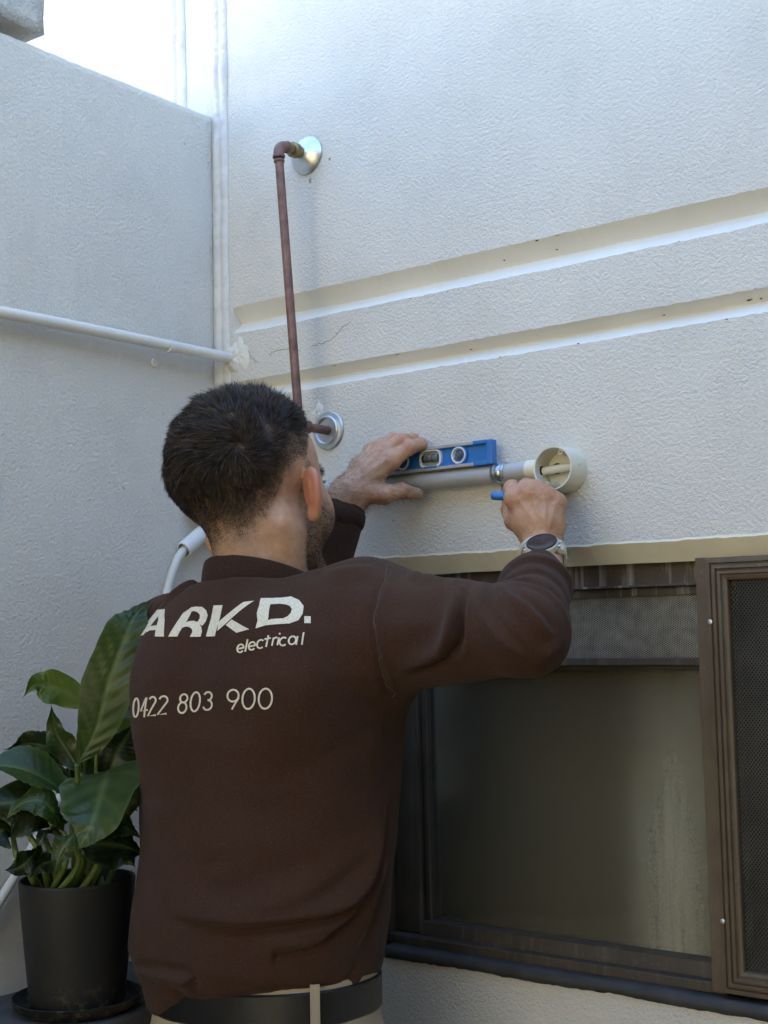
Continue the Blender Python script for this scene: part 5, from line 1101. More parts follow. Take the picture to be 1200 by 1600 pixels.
# ---------------- marker in the right fist
mk = thing('marker_pen', 'blue marker pen held in the right fist below the conduit', 'pen')
m0, m1_ = np.array((0.6090, -0.1110, 1.5915)), np.array((0.6581, -0.0912, 1.5849)); dm = (m1_ - m0) / np.linalg.norm(m1_ - m0)
lathe('barrel', m0, dm, [(0, .0), (.0042, .0), (.0052, .0008), (.0056, .003), (.0058, .012), (.0058, .06), (.0045, .066), (0, .066)], M['blue'], mk, 28)
lathe('end_plug', m0, -dm, [(0, .0007), (.0030, .0005), (.0034, -.0005)], M['blue'], mk, 20)
LETTERS = [
('letter_a', [((0.2441,1.4196),(0.2953,1.4211),(0.3101,1.4436),(0.2625,1.4515)), ((0.2625,1.4515),(0.3101,1.4436),(0.3166,1.4417),(0.2959,1.4526)), ((0.2959,1.4526),(0.3186,1.4524),(0.3340,1.4384),(0.3189,1.4387)), ((0.3184,1.4391),(0.3337,1.4388),(0.3455,1.4190),(0.3266,1.4192)), ((0.2866,1.4264),(0.3003,1.4316),(0.3083,1.4266),(0.3010,1.4243)), ((0.3003,1.4316),(0.3203,1.4328),(0.3236,1.4270),(0.3083,1.4266))]),
('letter_r', [((0.3532,1.4187),(0.3685,1.4187),(0.3751,1.4395),(0.3615,1.4467)), ((0.3615,1.4467),(0.3751,1.4395),(0.3760,1.4483),(0.3722,1.4530)), ((0.3720,1.4534),(0.3813,1.4539),(0.3813,1.4485),(0.3760,1.4483)), ((0.3813,1.4539),(0.3931,1.4532),(0.3882,1.4468),(0.3813,1.4485)), ((0.3931,1.4532),(0.4026,1.4487),(0.3934,1.4438),(0.3882,1.4468)), ((0.4026,1.4487),(0.4074,1.4425),(0.3948,1.4400),(0.3934,1.4438)), ((0.4074,1.4425),(0.4072,1.4354),(0.3940,1.4368),(0.3948,1.4400)), ((0.4072,1.4354),(0.4033,1.4306),(0.3917,1.4349),(0.3940,1.4368)), ((0.3704,1.4335),(0.3770,1.4364),(0.3776,1.4301),(0.3716,1.4289)), ((0.3770,1.4364),(0.3861,1.4369),(0.3822,1.4296),(0.3776,1.4301)), ((0.3861,1.4369),(0.3949,1.4349),(0.3872,1.4275),(0.3822,1.4296)), ((0.3949,1.4349),(0.4020,1.4295),(0.3899,1.4250),(0.3872,1.4275)), ((0.4020,1.4295),(0.4064,1.4238),(0.3903,1.4221),(0.3899,1.4250)), ((0.4064,1.4238),(0.4063,1.4180),(0.3887,1.4180),(0.3903,1.4221))]),
('letter_k', [((0.4123,1.4545),(0.4281,1.4545),(0.4304,1.4401),(0.4148,1.4382)), ((0.4148,1.4382),(0.4304,1.4401),(0.4305,1.4182),(0.4155,1.4180)), ((0.4300,1.4349),(0.4619,1.4569),(0.4773,1.4579),(0.4326,1.4241)), ((0.4444,1.4309),(0.4526,1.4371),(0.4863,1.4253),(0.4669,1.4216))]),
('letter_d', [((0.4837,1.4607),(0.4975,1.4603),(0.5049,1.4531),(0.5015,1.4532)), ((0.4975,1.4603),(0.5075,1.4604),(0.5117,1.4533),(0.5049,1.4531)), ((0.5075,1.4604),(0.5156,1.4617),(0.5177,1.4524),(0.5117,1.4533)), ((0.5156,1.4617),(0.5269,1.4571),(0.5224,1.4508),(0.5177,1.4524)), ((0.5269,1.4571),(0.5351,1.4505),(0.5269,1.4470),(0.5224,1.4508)), ((0.5351,1.4505),(0.5391,1.4412),(0.5284,1.4424),(0.5269,1.4470)), ((0.5391,1.4412),(0.5390,1.4340),(0.5272,1.4388),(0.5284,1.4424)), ((0.5390,1.4340),(0.5325,1.4306),(0.5238,1.4366),(0.5272,1.4388)), ((0.5325,1.4306),(0.5194,1.4302),(0.5154,1.4364),(0.5238,1.4366)), ((0.5194,1.4302),(0.5075,1.4294),(0.5110,1.4362),(0.5154,1.4364)), ((0.5075,1.4294),(0.4948,1.4260),(0.5077,1.4348),(0.5110,1.4362)), ((0.4948,1.4260),(0.4949,1.4351),(0.5073,1.4384),(0.5077,1.4348)), ((0.4949,1.4351),(0.4902,1.4434),(0.5055,1.4430),(0.5073,1.4384)), ((0.4902,1.4434),(0.4885,1.4517),(0.5033,1.4485),(0.5055,1.4430)), ((0.4885,1.4517),(0.4837,1.4607),(0.5015,1.4532),(0.5033,1.4485))]),
('full_stop', [((0.5417,1.4385),(0.5471,1.4383),(0.5504,1.4305),(0.5453,1.4306))]),
('letter_e', [((0.4717,1.4023),(0.4808,1.4037),(0.4801,1.4056),(0.4709,1.4042)), ((0.4808,1.4037),(0.4820,1.4047),(0.4795,1.4048),(0.4801,1.4056)), ((0.4820,1.4047),(0.4816,1.4063),(0.4792,1.4058),(0.4795,1.4048)), ((0.4816,1.4063),(0.4805,1.4078),(0.4785,1.4067),(0.4792,1.4058)), ((0.4805,1.4078),(0.4789,1.4089),(0.4777,1.4073),(0.4785,1.4067)), ((0.4789,1.4089),(0.4769,1.4094),(0.4768,1.4075),(0.4777,1.4073)), ((0.4769,1.4094),(0.4748,1.4093),(0.4757,1.4075),(0.4768,1.4075)), ((0.4748,1.4093),(0.4729,1.4087),(0.4745,1.4071),(0.4757,1.4075)), ((0.4729,1.4087),(0.4713,1.4076),(0.4735,1.4063),(0.4745,1.4071)), ((0.4713,1.4076),(0.4702,1.4061),(0.4727,1.4053),(0.4735,1.4063)), ((0.4702,1.4061),(0.4697,1.4045),(0.4723,1.4041),(0.4727,1.4053)), ((0.4697,1.4045),(0.4697,1.4028),(0.4723,1.4029),(0.4723,1.4041)), ((0.4697,1.4028),(0.4704,1.4011),(0.4727,1.4018),(0.4723,1.4029)), ((0.4704,1.4011),(0.4717,1.3998),(0.4734,1.4010),(0.4727,1.4018)), ((0.4717,1.3998),(0.4734,1.3988),(0.4743,1.4006),(0.4734,1.4010)), ((0.4734,1.3988),(0.4755,1.3985),(0.4753,1.4004),(0.4743,1.4006)), ((0.4755,1.3985),(0.4775,1.3987),(0.4764,1.4005),(0.4753,1.4004)), ((0.4775,1.3987),(0.4793,1.3996),(0.4775,1.4010),(0.4764,1.4005)), ((0.4793,1.3996),(0.4806,1.4007),(0.4786,1.4020),(0.4775,1.4010))]),
('letter_l', [((0.4846,1.4144),(0.4820,1.4003),(0.4845,1.3999),(0.4871,1.4140))]),
('letter_e', [((0.4888,1.4049),(0.4975,1.4063),(0.4968,1.4081),(0.4881,1.4068)), ((0.4975,1.4063),(0.4987,1.4072),(0.4963,1.4073),(0.4968,1.4081)), ((0.4987,1.4072),(0.4982,1.4089),(0.4960,1.4084),(0.4963,1.4073)), ((0.4982,1.4089),(0.4972,1.4103),(0.4954,1.4092),(0.4960,1.4084)), ((0.4972,1.4103),(0.4957,1.4114),(0.4946,1.4098),(0.4954,1.4092)), ((0.4957,1.4114),(0.4939,1.4119),(0.4937,1.4101),(0.4946,1.4098)), ((0.4939,1.4119),(0.4919,1.4118),(0.4927,1.4100),(0.4937,1.4101)), ((0.4919,1.4118),(0.4901,1.4112),(0.4916,1.4096),(0.4927,1.4100)), ((0.4901,1.4112),(0.4886,1.4101),(0.4906,1.4089),(0.4916,1.4096)), ((0.4886,1.4101),(0.4875,1.4087),(0.4898,1.4078),(0.4906,1.4089)), ((0.4875,1.4087),(0.4869,1.4070),(0.4894,1.4066),(0.4898,1.4078)), ((0.4869,1.4070),(0.4869,1.4053),(0.4894,1.4054),(0.4894,1.4066)), ((0.4869,1.4053),(0.4875,1.4037),(0.4898,1.4044),(0.4894,1.4054)), ((0.4875,1.4037),(0.4887,1.4023),(0.4905,1.4036),(0.4898,1.4044)), ((0.4887,1.4023),(0.4904,1.4014),(0.4913,1.4031),(0.4905,1.4036)), ((0.4904,1.4014),(0.4924,1.4011),(0.4922,1.4030),(0.4913,1.4031)), ((0.4924,1.4011),(0.4943,1.4013),(0.4933,1.4031),(0.4922,1.4030)), ((0.4943,1.4013),(0.4960,1.4021),(0.4944,1.4036),(0.4933,1.4031)), ((0.4960,1.4021),(0.4973,1.4032),(0.4954,1.4045),(0.4944,1.4036))]),
('letter_c', [((0.5084,1.4128),(0.5070,1.4137),(0.5062,1.4120),(0.5072,1.4113)), ((0.5070,1.4137),(0.5052,1.4141),(0.5052,1.4122),(0.5062,1.4120)), ((0.5052,1.4141),(0.5034,1.4140),(0.5042,1.4122),(0.5052,1.4122)), ((0.5034,1.4140),(0.5017,1.4134),(0.5031,1.4118),(0.5042,1.4122)), ((0.5017,1.4134),(0.5003,1.4123),(0.5021,1.4110),(0.5031,1.4118)), ((0.5003,1.4123),(0.4992,1.4109),(0.5014,1.4100),(0.5021,1.4110)), ((0.4992,1.4109),(0.4986,1.4093),(0.5010,1.4089),(0.5014,1.4100)), ((0.4986,1.4093),(0.4986,1.4077),(0.5009,1.4077),(0.5010,1.4089)), ((0.4986,1.4077),(0.4990,1.4060),(0.5012,1.4066),(0.5009,1.4077)), ((0.4990,1.4060),(0.5001,1.4046),(0.5019,1.4057),(0.5012,1.4066)), ((0.5001,1.4046),(0.5016,1.4035),(0.5027,1.4051),(0.5019,1.4057)), ((0.5016,1.4035),(0.5035,1.4030),(0.5037,1.4048),(0.5027,1.4051)), ((0.5035,1.4030),(0.5054,1.4030),(0.5047,1.4048),(0.5037,1.4048)), ((0.5054,1.4030),(0.5072,1.4035),(0.5059,1.4052),(0.5047,1.4048)), ((0.5072,1.4035),(0.5085,1.4044),(0.5070,1.4059),(0.5059,1.4052))]),
('letter_t', [((0.5124,1.4183),(0.5111,1.4054),(0.5134,1.4050),(0.5145,1.4179)), ((0.5093,1.4129),(0.5173,1.4141),(0.5166,1.4159),(0.5087,1.4148))]),
('letter_r', [((0.5191,1.4157),(0.5184,1.4064),(0.5205,1.4060),(0.5212,1.4153)), ((0.5213,1.4133),(0.5218,1.4139),(0.5204,1.4154),(0.5197,1.4147)), ((0.5218,1.4139),(0.5224,1.4142),(0.5214,1.4160),(0.5204,1.4154)), ((0.5224,1.4142),(0.5231,1.4144),(0.5225,1.4163),(0.5214,1.4160)), ((0.5231,1.4144),(0.5238,1.4145),(0.5237,1.4163),(0.5225,1.4163)), ((0.5238,1.4145),(0.5246,1.4143),(0.5247,1.4161),(0.5237,1.4163))]),
('letter_i', [((0.5254,1.4156),(0.5249,1.4070),(0.5269,1.4066),(0.5274,1.4151)), ((0.5253,1.4206),(0.5253,1.4188),(0.5273,1.4184),(0.5272,1.4202))]),
('letter_c', [((0.5348,1.4149),(0.5336,1.4157),(0.5332,1.4140),(0.5341,1.4134)), ((0.5336,1.4157),(0.5321,1.4162),(0.5323,1.4143),(0.5332,1.4140)), ((0.5321,1.4162),(0.5306,1.4161),(0.5314,1.4142),(0.5323,1.4143)), ((0.5306,1.4161),(0.5292,1.4155),(0.5305,1.4138),(0.5314,1.4142)), ((0.5292,1.4155),(0.5281,1.4145),(0.5297,1.4131),(0.5305,1.4138)), ((0.5281,1.4145),(0.5273,1.4131),(0.5292,1.4122),(0.5297,1.4131)), ((0.5273,1.4131),(0.5269,1.4116),(0.5289,1.4111),(0.5292,1.4122)), ((0.5269,1.4116),(0.5270,1.4100),(0.5289,1.4100),(0.5289,1.4111)), ((0.5270,1.4100),(0.5276,1.4084),(0.5293,1.4090),(0.5289,1.4100)), ((0.5276,1.4084),(0.5286,1.4070),(0.5299,1.4082),(0.5293,1.4090)), ((0.5286,1.4070),(0.5299,1.4060),(0.5306,1.4076),(0.5299,1.4082)), ((0.5299,1.4060),(0.5315,1.4055),(0.5315,1.4073),(0.5306,1.4076)), ((0.5315,1.4055),(0.5331,1.4054),(0.5325,1.4073),(0.5315,1.4073)), ((0.5331,1.4054),(0.5345,1.4059),(0.5334,1.4076),(0.5325,1.4073)), ((0.5345,1.4059),(0.5356,1.4068),(0.5343,1.4083),(0.5334,1.4076))]),
('letter_a', [((0.5450,1.4116),(0.5447,1.4133),(0.5432,1.4131),(0.5435,1.4119)), ((0.5447,1.4133),(0.5439,1.4149),(0.5427,1.4141),(0.5432,1.4131)), ((0.5439,1.4149),(0.5428,1.4162),(0.5421,1.4148),(0.5427,1.4141)), ((0.5428,1.4162),(0.5414,1.4170),(0.5414,1.4152),(0.5421,1.4148)), ((0.5414,1.4170),(0.5400,1.4172),(0.5406,1.4153),(0.5414,1.4152)), ((0.5400,1.4172),(0.5387,1.4168),(0.5398,1.4151),(0.5406,1.4153)), ((0.5387,1.4168),(0.5376,1.4159),(0.5391,1.4145),(0.5398,1.4151)), ((0.5376,1.4159),(0.5369,1.4145),(0.5385,1.4135),(0.5391,1.4145)), ((0.5369,1.4145),(0.5366,1.4129),(0.5383,1.4124),(0.5385,1.4135)), ((0.5366,1.4129),(0.5367,1.4112),(0.5384,1.4112),(0.5383,1.4124)), ((0.5367,1.4112),(0.5372,1.4095),(0.5387,1.4101),(0.5384,1.4112)), ((0.5372,1.4095),(0.5382,1.4080),(0.5393,1.4092),(0.5387,1.4101)), ((0.5382,1.4080),(0.5395,1.4070),(0.5400,1.4086),(0.5393,1.4092)), ((0.5395,1.4070),(0.5410,1.4065),(0.5408,1.4083),(0.5400,1.4086)), ((0.5410,1.4065),(0.5424,1.4066),(0.5417,1.4084),(0.5408,1.4083)), ((0.5424,1.4066),(0.5436,1.4073),(0.5425,1.4089),(0.5417,1.4084)), ((0.5436,1.4073),(0.5445,1.4084),(0.5431,1.4097),(0.5425,1.4089)), ((0.5445,1.4084),(0.5450,1.4099),(0.5434,1.4107),(0.5431,1.4097)), ((0.5450,1.4099),(0.5450,1.4116),(0.5435,1.4119),(0.5434,1.4107)), ((0.5440,1.4165),(0.5448,1.4069),(0.5463,1.4066),(0.5455,1.4162))]),
('letter_l', [((0.5480,1.4207),(0.5497,1.4068),(0.5511,1.4065),(0.5494,1.4204))]),
('digit_zero', [((0.3093,1.3340),(0.3093,1.3377),(0.3044,1.3375),(0.3046,1.3339)), ((0.3093,1.3377),(0.3084,1.3411),(0.3035,1.3405),(0.3044,1.3375)), ((0.3084,1.3411),(0.3067,1.3437),(0.3020,1.3428),(0.3035,1.3405)), ((0.3067,1.3437),(0.3039,1.3455),(0.3005,1.3438),(0.3020,1.3428)), ((0.3039,1.3455),(0.2988,1.3459),(0.3005,1.3439),(0.3005,1.3438)), ((0.2988,1.3459),(0.2946,1.3445),(0.2993,1.3433),(0.3005,1.3439)), ((0.2946,1.3445),(0.2918,1.3421),(0.2972,1.3415),(0.2993,1.3433)), ((0.2918,1.3421),(0.2897,1.3389),(0.2955,1.3387),(0.2972,1.3415)), ((0.2897,1.3389),(0.2884,1.3352),(0.2945,1.3352),(0.2955,1.3387)), ((0.2884,1.3352),(0.2879,1.3314),(0.2942,1.3316),(0.2945,1.3352)), ((0.2879,1.3314),(0.2884,1.3278),(0.2948,1.3283),(0.2942,1.3316)), ((0.2884,1.3278),(0.2900,1.3247),(0.2960,1.3256),(0.2948,1.3283)), ((0.2900,1.3247),(0.2926,1.3225),(0.2977,1.3239),(0.2960,1.3256)), ((0.2926,1.3225),(0.2970,1.3213),(0.2986,1.3235),(0.2977,1.3239)), ((0.2970,1.3213),(0.3022,1.3221),(0.2988,1.3236),(0.2986,1.3235)), ((0.3022,1.3221),(0.3051,1.3240),(0.3006,1.3248),(0.2988,1.3236)), ((0.3051,1.3240),(0.3072,1.3268),(0.3026,1.3272),(0.3006,1.3248)), ((0.3072,1.3268),(0.3086,1.3302),(0.3039,1.3304),(0.3026,1.3272)), ((0.3086,1.3302),(0.3093,1.3340),(0.3046,1.3339),(0.3039,1.3304))]),
('digit_four', [((0.3219,1.3463),(0.3098,1.3295),(0.3141,1.3299),(0.3255,1.3455)), ((0.3098,1.3295),(0.3276,1.3308),(0.3270,1.3330),(0.3141,1.3299)), ((0.3228,1.3466),(0.3175,1.3230),(0.3213,1.3228),(0.3266,1.3464))]),
('digit_two', [((0.3322,1.3440),(0.3336,1.3454),(0.3310,1.3469),(0.3292,1.3452)), ((0.3336,1.3454),(0.3352,1.3462),(0.3337,1.3482),(0.3310,1.3469)), ((0.3352,1.3462),(0.3368,1.3465),(0.3369,1.3487),(0.3337,1.3482)), ((0.3368,1.3465),(0.3383,1.3462),(0.3400,1.3482),(0.3369,1.3487)), ((0.3383,1.3462),(0.3395,1.3455),(0.3422,1.3468),(0.3400,1.3482)), ((0.3395,1.3455),(0.3402,1.3444),(0.3434,1.3448),(0.3422,1.3468)), ((0.3402,1.3444),(0.3402,1.3430),(0.3434,1.3426),(0.3434,1.3448)), ((0.3402,1.3430),(0.3393,1.3416),(0.3423,1.3406),(0.3434,1.3426)), ((0.3393,1.3416),(0.3251,1.3245),(0.3287,1.3247),(0.3423,1.3406)), ((0.3251,1.3245),(0.3420,1.3250),(0.3416,1.3272),(0.3287,1.3247))]),
('digit_two', [((0.3496,1.3444),(0.3510,1.3461),(0.3487,1.3475),(0.3469,1.3455)), ((0.3510,1.3461),(0.3531,1.3472),(0.3517,1.3491),(0.3487,1.3475)), ((0.3531,1.3472),(0.3554,1.3476),(0.3552,1.3498),(0.3517,1.3491)), ((0.3554,1.3476),(0.3575,1.3473),(0.3586,1.3493),(0.3552,1.3498)), ((0.3575,1.3473),(0.3592,1.3465),(0.3614,1.3479),(0.3586,1.3493)), ((0.3592,1.3465),(0.3601,1.3451),(0.3630,1.3457),(0.3614,1.3479)), ((0.3601,1.3451),(0.3602,1.3436),(0.3631,1.3432),(0.3630,1.3457)), ((0.3602,1.3436),(0.3593,1.3420),(0.3618,1.3408),(0.3631,1.3432)), ((0.3593,1.3420),(0.3432,1.3265),(0.3465,1.3265),(0.3618,1.3408)), ((0.3432,1.3265),(0.3606,1.3272),(0.3601,1.3293),(0.3465,1.3265))]),
('digit_eight', [((0.3939,1.3463),(0.3936,1.3487),(0.3909,1.3481),(0.3911,1.3465)), ((0.3936,1.3487),(0.3922,1.3508),(0.3900,1.3493),(0.3909,1.3481)), ((0.3922,1.3508),(0.3897,1.3520),(0.3887,1.3500),(0.3900,1.3493)), ((0.3897,1.3520),(0.3867,1.3523),(0.3870,1.3502),(0.3887,1.3500)), ((0.3867,1.3523),(0.3838,1.3515),(0.3853,1.3497),(0.3870,1.3502)), ((0.3838,1.3515),(0.3815,1.3498),(0.3837,1.3486),(0.3853,1.3497)), ((0.3815,1.3498),(0.3800,1.3476),(0.3828,1.3471),(0.3837,1.3486)), ((0.3800,1.3476),(0.3798,1.3452),(0.3826,1.3454),(0.3828,1.3471)), ((0.3798,1.3452),(0.3807,1.3429),(0.3832,1.3440),(0.3826,1.3454)), ((0.3807,1.3429),(0.3827,1.3412),(0.3843,1.3430),(0.3832,1.3440)), ((0.3827,1.3412),(0.3855,1.3405),(0.3858,1.3426),(0.3843,1.3430)), ((0.3855,1.3405),(0.3885,1.3408),(0.3875,1.3428),(0.3858,1.3426)), ((0.3885,1.3408),(0.3911,1.3420),(0.3892,1.3436),(0.3875,1.3428)), ((0.3911,1.3420),(0.3930,1.3440),(0.3905,1.3449),(0.3892,1.3436)), ((0.3930,1.3440),(0.3939,1.3463),(0.3911,1.3465),(0.3905,1.3449)), ((0.3924,1.3355),(0.3922,1.3380),(0.3895,1.3376),(0.3897,1.3356)), ((0.3922,1.3380),(0.3911,1.3403),(0.3887,1.3392),(0.3895,1.3376)), ((0.3911,1.3403),(0.3890,1.3420),(0.3874,1.3403),(0.3887,1.3392)), ((0.3890,1.3420),(0.3862,1.3428),(0.3859,1.3407),(0.3874,1.3403)), ((0.3862,1.3428),(0.3832,1.3425),(0.3842,1.3405),(0.3859,1.3407)), ((0.3832,1.3425),(0.3806,1.3413),(0.3825,1.3397),(0.3842,1.3405)), ((0.3806,1.3413),(0.3786,1.3393),(0.3810,1.3382),(0.3825,1.3397)), ((0.3786,1.3393),(0.3774,1.3368),(0.3801,1.3363),(0.3810,1.3382)), ((0.3774,1.3368),(0.3771,1.3342),(0.3799,1.3343),(0.3801,1.3363)), ((0.3771,1.3342),(0.3778,1.3317),(0.3804,1.3325),(0.3799,1.3343)), ((0.3778,1.3317),(0.3794,1.3297),(0.3815,1.3312),(0.3804,1.3325)), ((0.3794,1.3297),(0.3819,1.3284),(0.3829,1.3304),(0.3815,1.3312)), ((0.3819,1.3284),(0.3849,1.3282),(0.3845,1.3303),(0.3829,1.3304)), ((0.3849,1.3282),(0.3877,1.3290),(0.3862,1.3308),(0.3845,1.3303)), ((0.3877,1.3290),(0.3900,1.3306),(0.3879,1.3320),(0.3862,1.3308)), ((0.3900,1.3306),(0.3916,1.3329),(0.3891,1.3337),(0.3879,1.3320)), ((0.3916,1.3329),(0.3924,1.3355),(0.3897,1.3356),(0.3891,1.3337))]),
('digit_zero', [((0.4145,1.3426),(0.4148,1.3461),(0.4116,1.3459),(0.4113,1.3428)), ((0.4148,1.3461),(0.4144,1.3492),(0.4112,1.3487),(0.4116,1.3459)), ((0.4144,1.3492),(0.4130,1.3519),(0.4101,1.3509),(0.4112,1.3487)), ((0.4130,1.3519),(0.4109,1.3538),(0.4087,1.3522),(0.4101,1.3509)), ((0.4109,1.3538),(0.4078,1.3548),(0.4074,1.3526),(0.4087,1.3522)), ((0.4078,1.3548),(0.4046,1.3544),(0.4058,1.3525),(0.4074,1.3526)), ((0.4046,1.3544),(0.4018,1.3529),(0.4040,1.3515),(0.4058,1.3525)), ((0.4018,1.3529),(0.3995,1.3506),(0.4020,1.3496),(0.4040,1.3515)), ((0.3995,1.3506),(0.3976,1.3477),(0.4004,1.3470),(0.4020,1.3496)), ((0.3976,1.3477),(0.3964,1.3443),(0.3992,1.3440),(0.4004,1.3470)), ((0.3964,1.3443),(0.3958,1.3409),(0.3986,1.3408),(0.3992,1.3440)), ((0.3958,1.3409),(0.3959,1.3375),(0.3987,1.3378),(0.3986,1.3408)), ((0.3959,1.3375),(0.3967,1.3346),(0.3994,1.3353),(0.3987,1.3378)), ((0.3967,1.3346),(0.3982,1.3322),(0.4005,1.3335),(0.3994,1.3353)), ((0.3982,1.3322),(0.4004,1.3307),(0.4018,1.3327),(0.4005,1.3335)), ((0.4004,1.3307),(0.4034,1.3304),(0.4030,1.3325),(0.4018,1.3327)), ((0.4034,1.3304),(0.4063,1.3314),(0.4047,1.3331),(0.4030,1.3325)), ((0.4063,1.3314),(0.4091,1.3333),(0.4067,1.3346),(0.4047,1.3331)), ((0.4091,1.3333),(0.4115,1.3360),(0.4086,1.3368),(0.4067,1.3346)), ((0.4115,1.3360),(0.4133,1.3392),(0.4103,1.3397),(0.4086,1.3368)), ((0.4133,1.3392),(0.4145,1.3426),(0.4113,1.3428),(0.4103,1.3397))]),
('digit_three', [((0.4226,1.3504),(0.4246,1.3522),(0.4224,1.3538),(0.4199,1.3516)), ((0.4246,1.3522),(0.4271,1.3531),(0.4263,1.3552),(0.4224,1.3538)), ((0.4271,1.3531),(0.4296,1.3532),(0.4306,1.3553),(0.4263,1.3552)), ((0.4296,1.3532),(0.4317,1.3524),(0.4341,1.3540),(0.4306,1.3553)), ((0.4317,1.3524),(0.4329,1.3510),(0.4361,1.3517),(0.4341,1.3540)), ((0.4329,1.3510),(0.4328,1.3492),(0.4360,1.3489),(0.4361,1.3517)), ((0.4328,1.3492),(0.4316,1.3475),(0.4341,1.3463),(0.4360,1.3489)), ((0.4316,1.3475),(0.4293,1.3462),(0.4307,1.3444),(0.4341,1.3463)), ((0.4293,1.3462),(0.4265,1.3457),(0.4269,1.3436),(0.4307,1.3444)), ((0.4265,1.3457),(0.4270,1.3439),(0.4273,1.3460),(0.4269,1.3436)), ((0.4270,1.3439),(0.4293,1.3436),(0.4308,1.3456),(0.4273,1.3460)), ((0.4293,1.3436),(0.4310,1.3427),(0.4336,1.3441),(0.4308,1.3456)), ((0.4310,1.3427),(0.4321,1.3412),(0.4352,1.3419),(0.4336,1.3441)), ((0.4321,1.3412),(0.4322,1.3394),(0.4353,1.3393),(0.4352,1.3419)), ((0.4322,1.3394),(0.4313,1.3376),(0.4340,1.3367),(0.4353,1.3393)), ((0.4313,1.3376),(0.4295,1.3360),(0.4316,1.3346),(0.4340,1.3367)), ((0.4295,1.3360),(0.4273,1.3350),(0.4283,1.3331),(0.4316,1.3346)), ((0.4273,1.3350),(0.4249,1.3347),(0.4246,1.3325),(0.4283,1.3331)), ((0.4249,1.3347),(0.4227,1.3350),(0.4210,1.3331),(0.4246,1.3325)), ((0.4227,1.3350),(0.4210,1.3360),(0.4183,1.3346),(0.4210,1.3331)), ((0.4210,1.3360),(0.4199,1.3377),(0.4169,1.3367),(0.4183,1.3346))]),
('digit_nine', [((0.4791,1.3507),(0.4787,1.3535),(0.4761,1.3528),(0.4763,1.3508)), ((0.4787,1.3535),(0.4770,1.3559),(0.4749,1.3545),(0.4761,1.3528)), ((0.4770,1.3559),(0.4742,1.3576),(0.4729,1.3557),(0.4749,1.3545)), ((0.4742,1.3576),(0.4708,1.3584),(0.4705,1.3563),(0.4729,1.3557)), ((0.4708,1.3584),(0.4671,1.3581),(0.4678,1.3561),(0.4705,1.3563)), ((0.4671,1.3581),(0.4636,1.3568),(0.4653,1.3551),(0.4678,1.3561)), ((0.4636,1.3568),(0.4609,1.3547),(0.4633,1.3536),(0.4653,1.3551)), ((0.4609,1.3547),(0.4593,1.3520),(0.4621,1.3516),(0.4633,1.3536)), ((0.4593,1.3520),(0.4590,1.3492),(0.4619,1.3495),(0.4621,1.3516)), ((0.4590,1.3492),(0.4600,1.3465),(0.4626,1.3476),(0.4619,1.3495)), ((0.4600,1.3465),(0.4623,1.3444),(0.4643,1.3461),(0.4626,1.3476)), ((0.4623,1.3444),(0.4656,1.3432),(0.4665,1.3452),(0.4643,1.3461)), ((0.4656,1.3432),(0.4693,1.3430),(0.4691,1.3451),(0.4665,1.3452)), ((0.4693,1.3430),(0.4729,1.3438),(0.4718,1.3457),(0.4691,1.3451)), ((0.4729,1.3438),(0.4760,1.3456),(0.4740,1.3469),(0.4718,1.3457)), ((0.4760,1.3456),(0.4781,1.3480),(0.4756,1.3487),(0.4740,1.3469)), ((0.4781,1.3480),(0.4791,1.3507),(0.4763,1.3508),(0.4756,1.3487)), ((0.4765,1.3490),(0.4649,1.3355),(0.4673,1.3345),(0.4788,1.3480))]),
('digit_zero', [((0.5012,1.3473),(0.5012,1.3505),(0.4987,1.3503),(0.4988,1.3474)), ((0.5012,1.3505),(0.5005,1.3535),(0.4981,1.3529),(0.4987,1.3503)), ((0.5005,1.3535),(0.4991,1.3561),(0.4970,1.3550),(0.4981,1.3529)), ((0.4991,1.3561),(0.4972,1.3581),(0.4955,1.3566),(0.4970,1.3550)), ((0.4972,1.3581),(0.4947,1.3593),(0.4939,1.3574),(0.4955,1.3566)), ((0.4947,1.3593),(0.4918,1.3596),(0.4922,1.3575),(0.4939,1.3574)), ((0.4918,1.3596),(0.4891,1.3588),(0.4904,1.3570),(0.4922,1.3575)), ((0.4891,1.3588),(0.4866,1.3572),(0.4885,1.3558),(0.4904,1.3570)), ((0.4866,1.3572),(0.4845,1.3549),(0.4868,1.3539),(0.4885,1.3558)), ((0.4845,1.3549),(0.4830,1.3520),(0.4855,1.3514),(0.4868,1.3539)), ((0.4830,1.3520),(0.4819,1.3489),(0.4846,1.3486),(0.4855,1.3514)), ((0.4819,1.3489),(0.4815,1.3456),(0.4842,1.3457),(0.4846,1.3486)), ((0.4815,1.3456),(0.4818,1.3425),(0.4844,1.3429),(0.4842,1.3457)), ((0.4818,1.3425),(0.4827,1.3396),(0.4852,1.3405),(0.4844,1.3429)), ((0.4827,1.3396),(0.4843,1.3373),(0.4865,1.3386),(0.4852,1.3405)), ((0.4843,1.3373),(0.4865,1.3357),(0.4880,1.3375),(0.4865,1.3386)), ((0.4865,1.3357),(0.4892,1.3349),(0.4897,1.3370),(0.4880,1.3375)), ((0.4892,1.3349),(0.4921,1.3352),(0.4915,1.3372),(0.4897,1.3370)), ((0.4921,1.3352),(0.4949,1.3365),(0.4934,1.3381),(0.4915,1.3372)), ((0.4949,1.3365),(0.4973,1.3385),(0.4953,1.3397),(0.4934,1.3381)), ((0.4973,1.3385),(0.4992,1.3411),(0.4970,1.3419),(0.4953,1.3397)), ((0.4992,1.3411),(0.5005,1.3441),(0.4982,1.3445),(0.4970,1.3419)), ((0.5005,1.3441),(0.5012,1.3473),(0.4988,1.3474),(0.4982,1.3445))]),
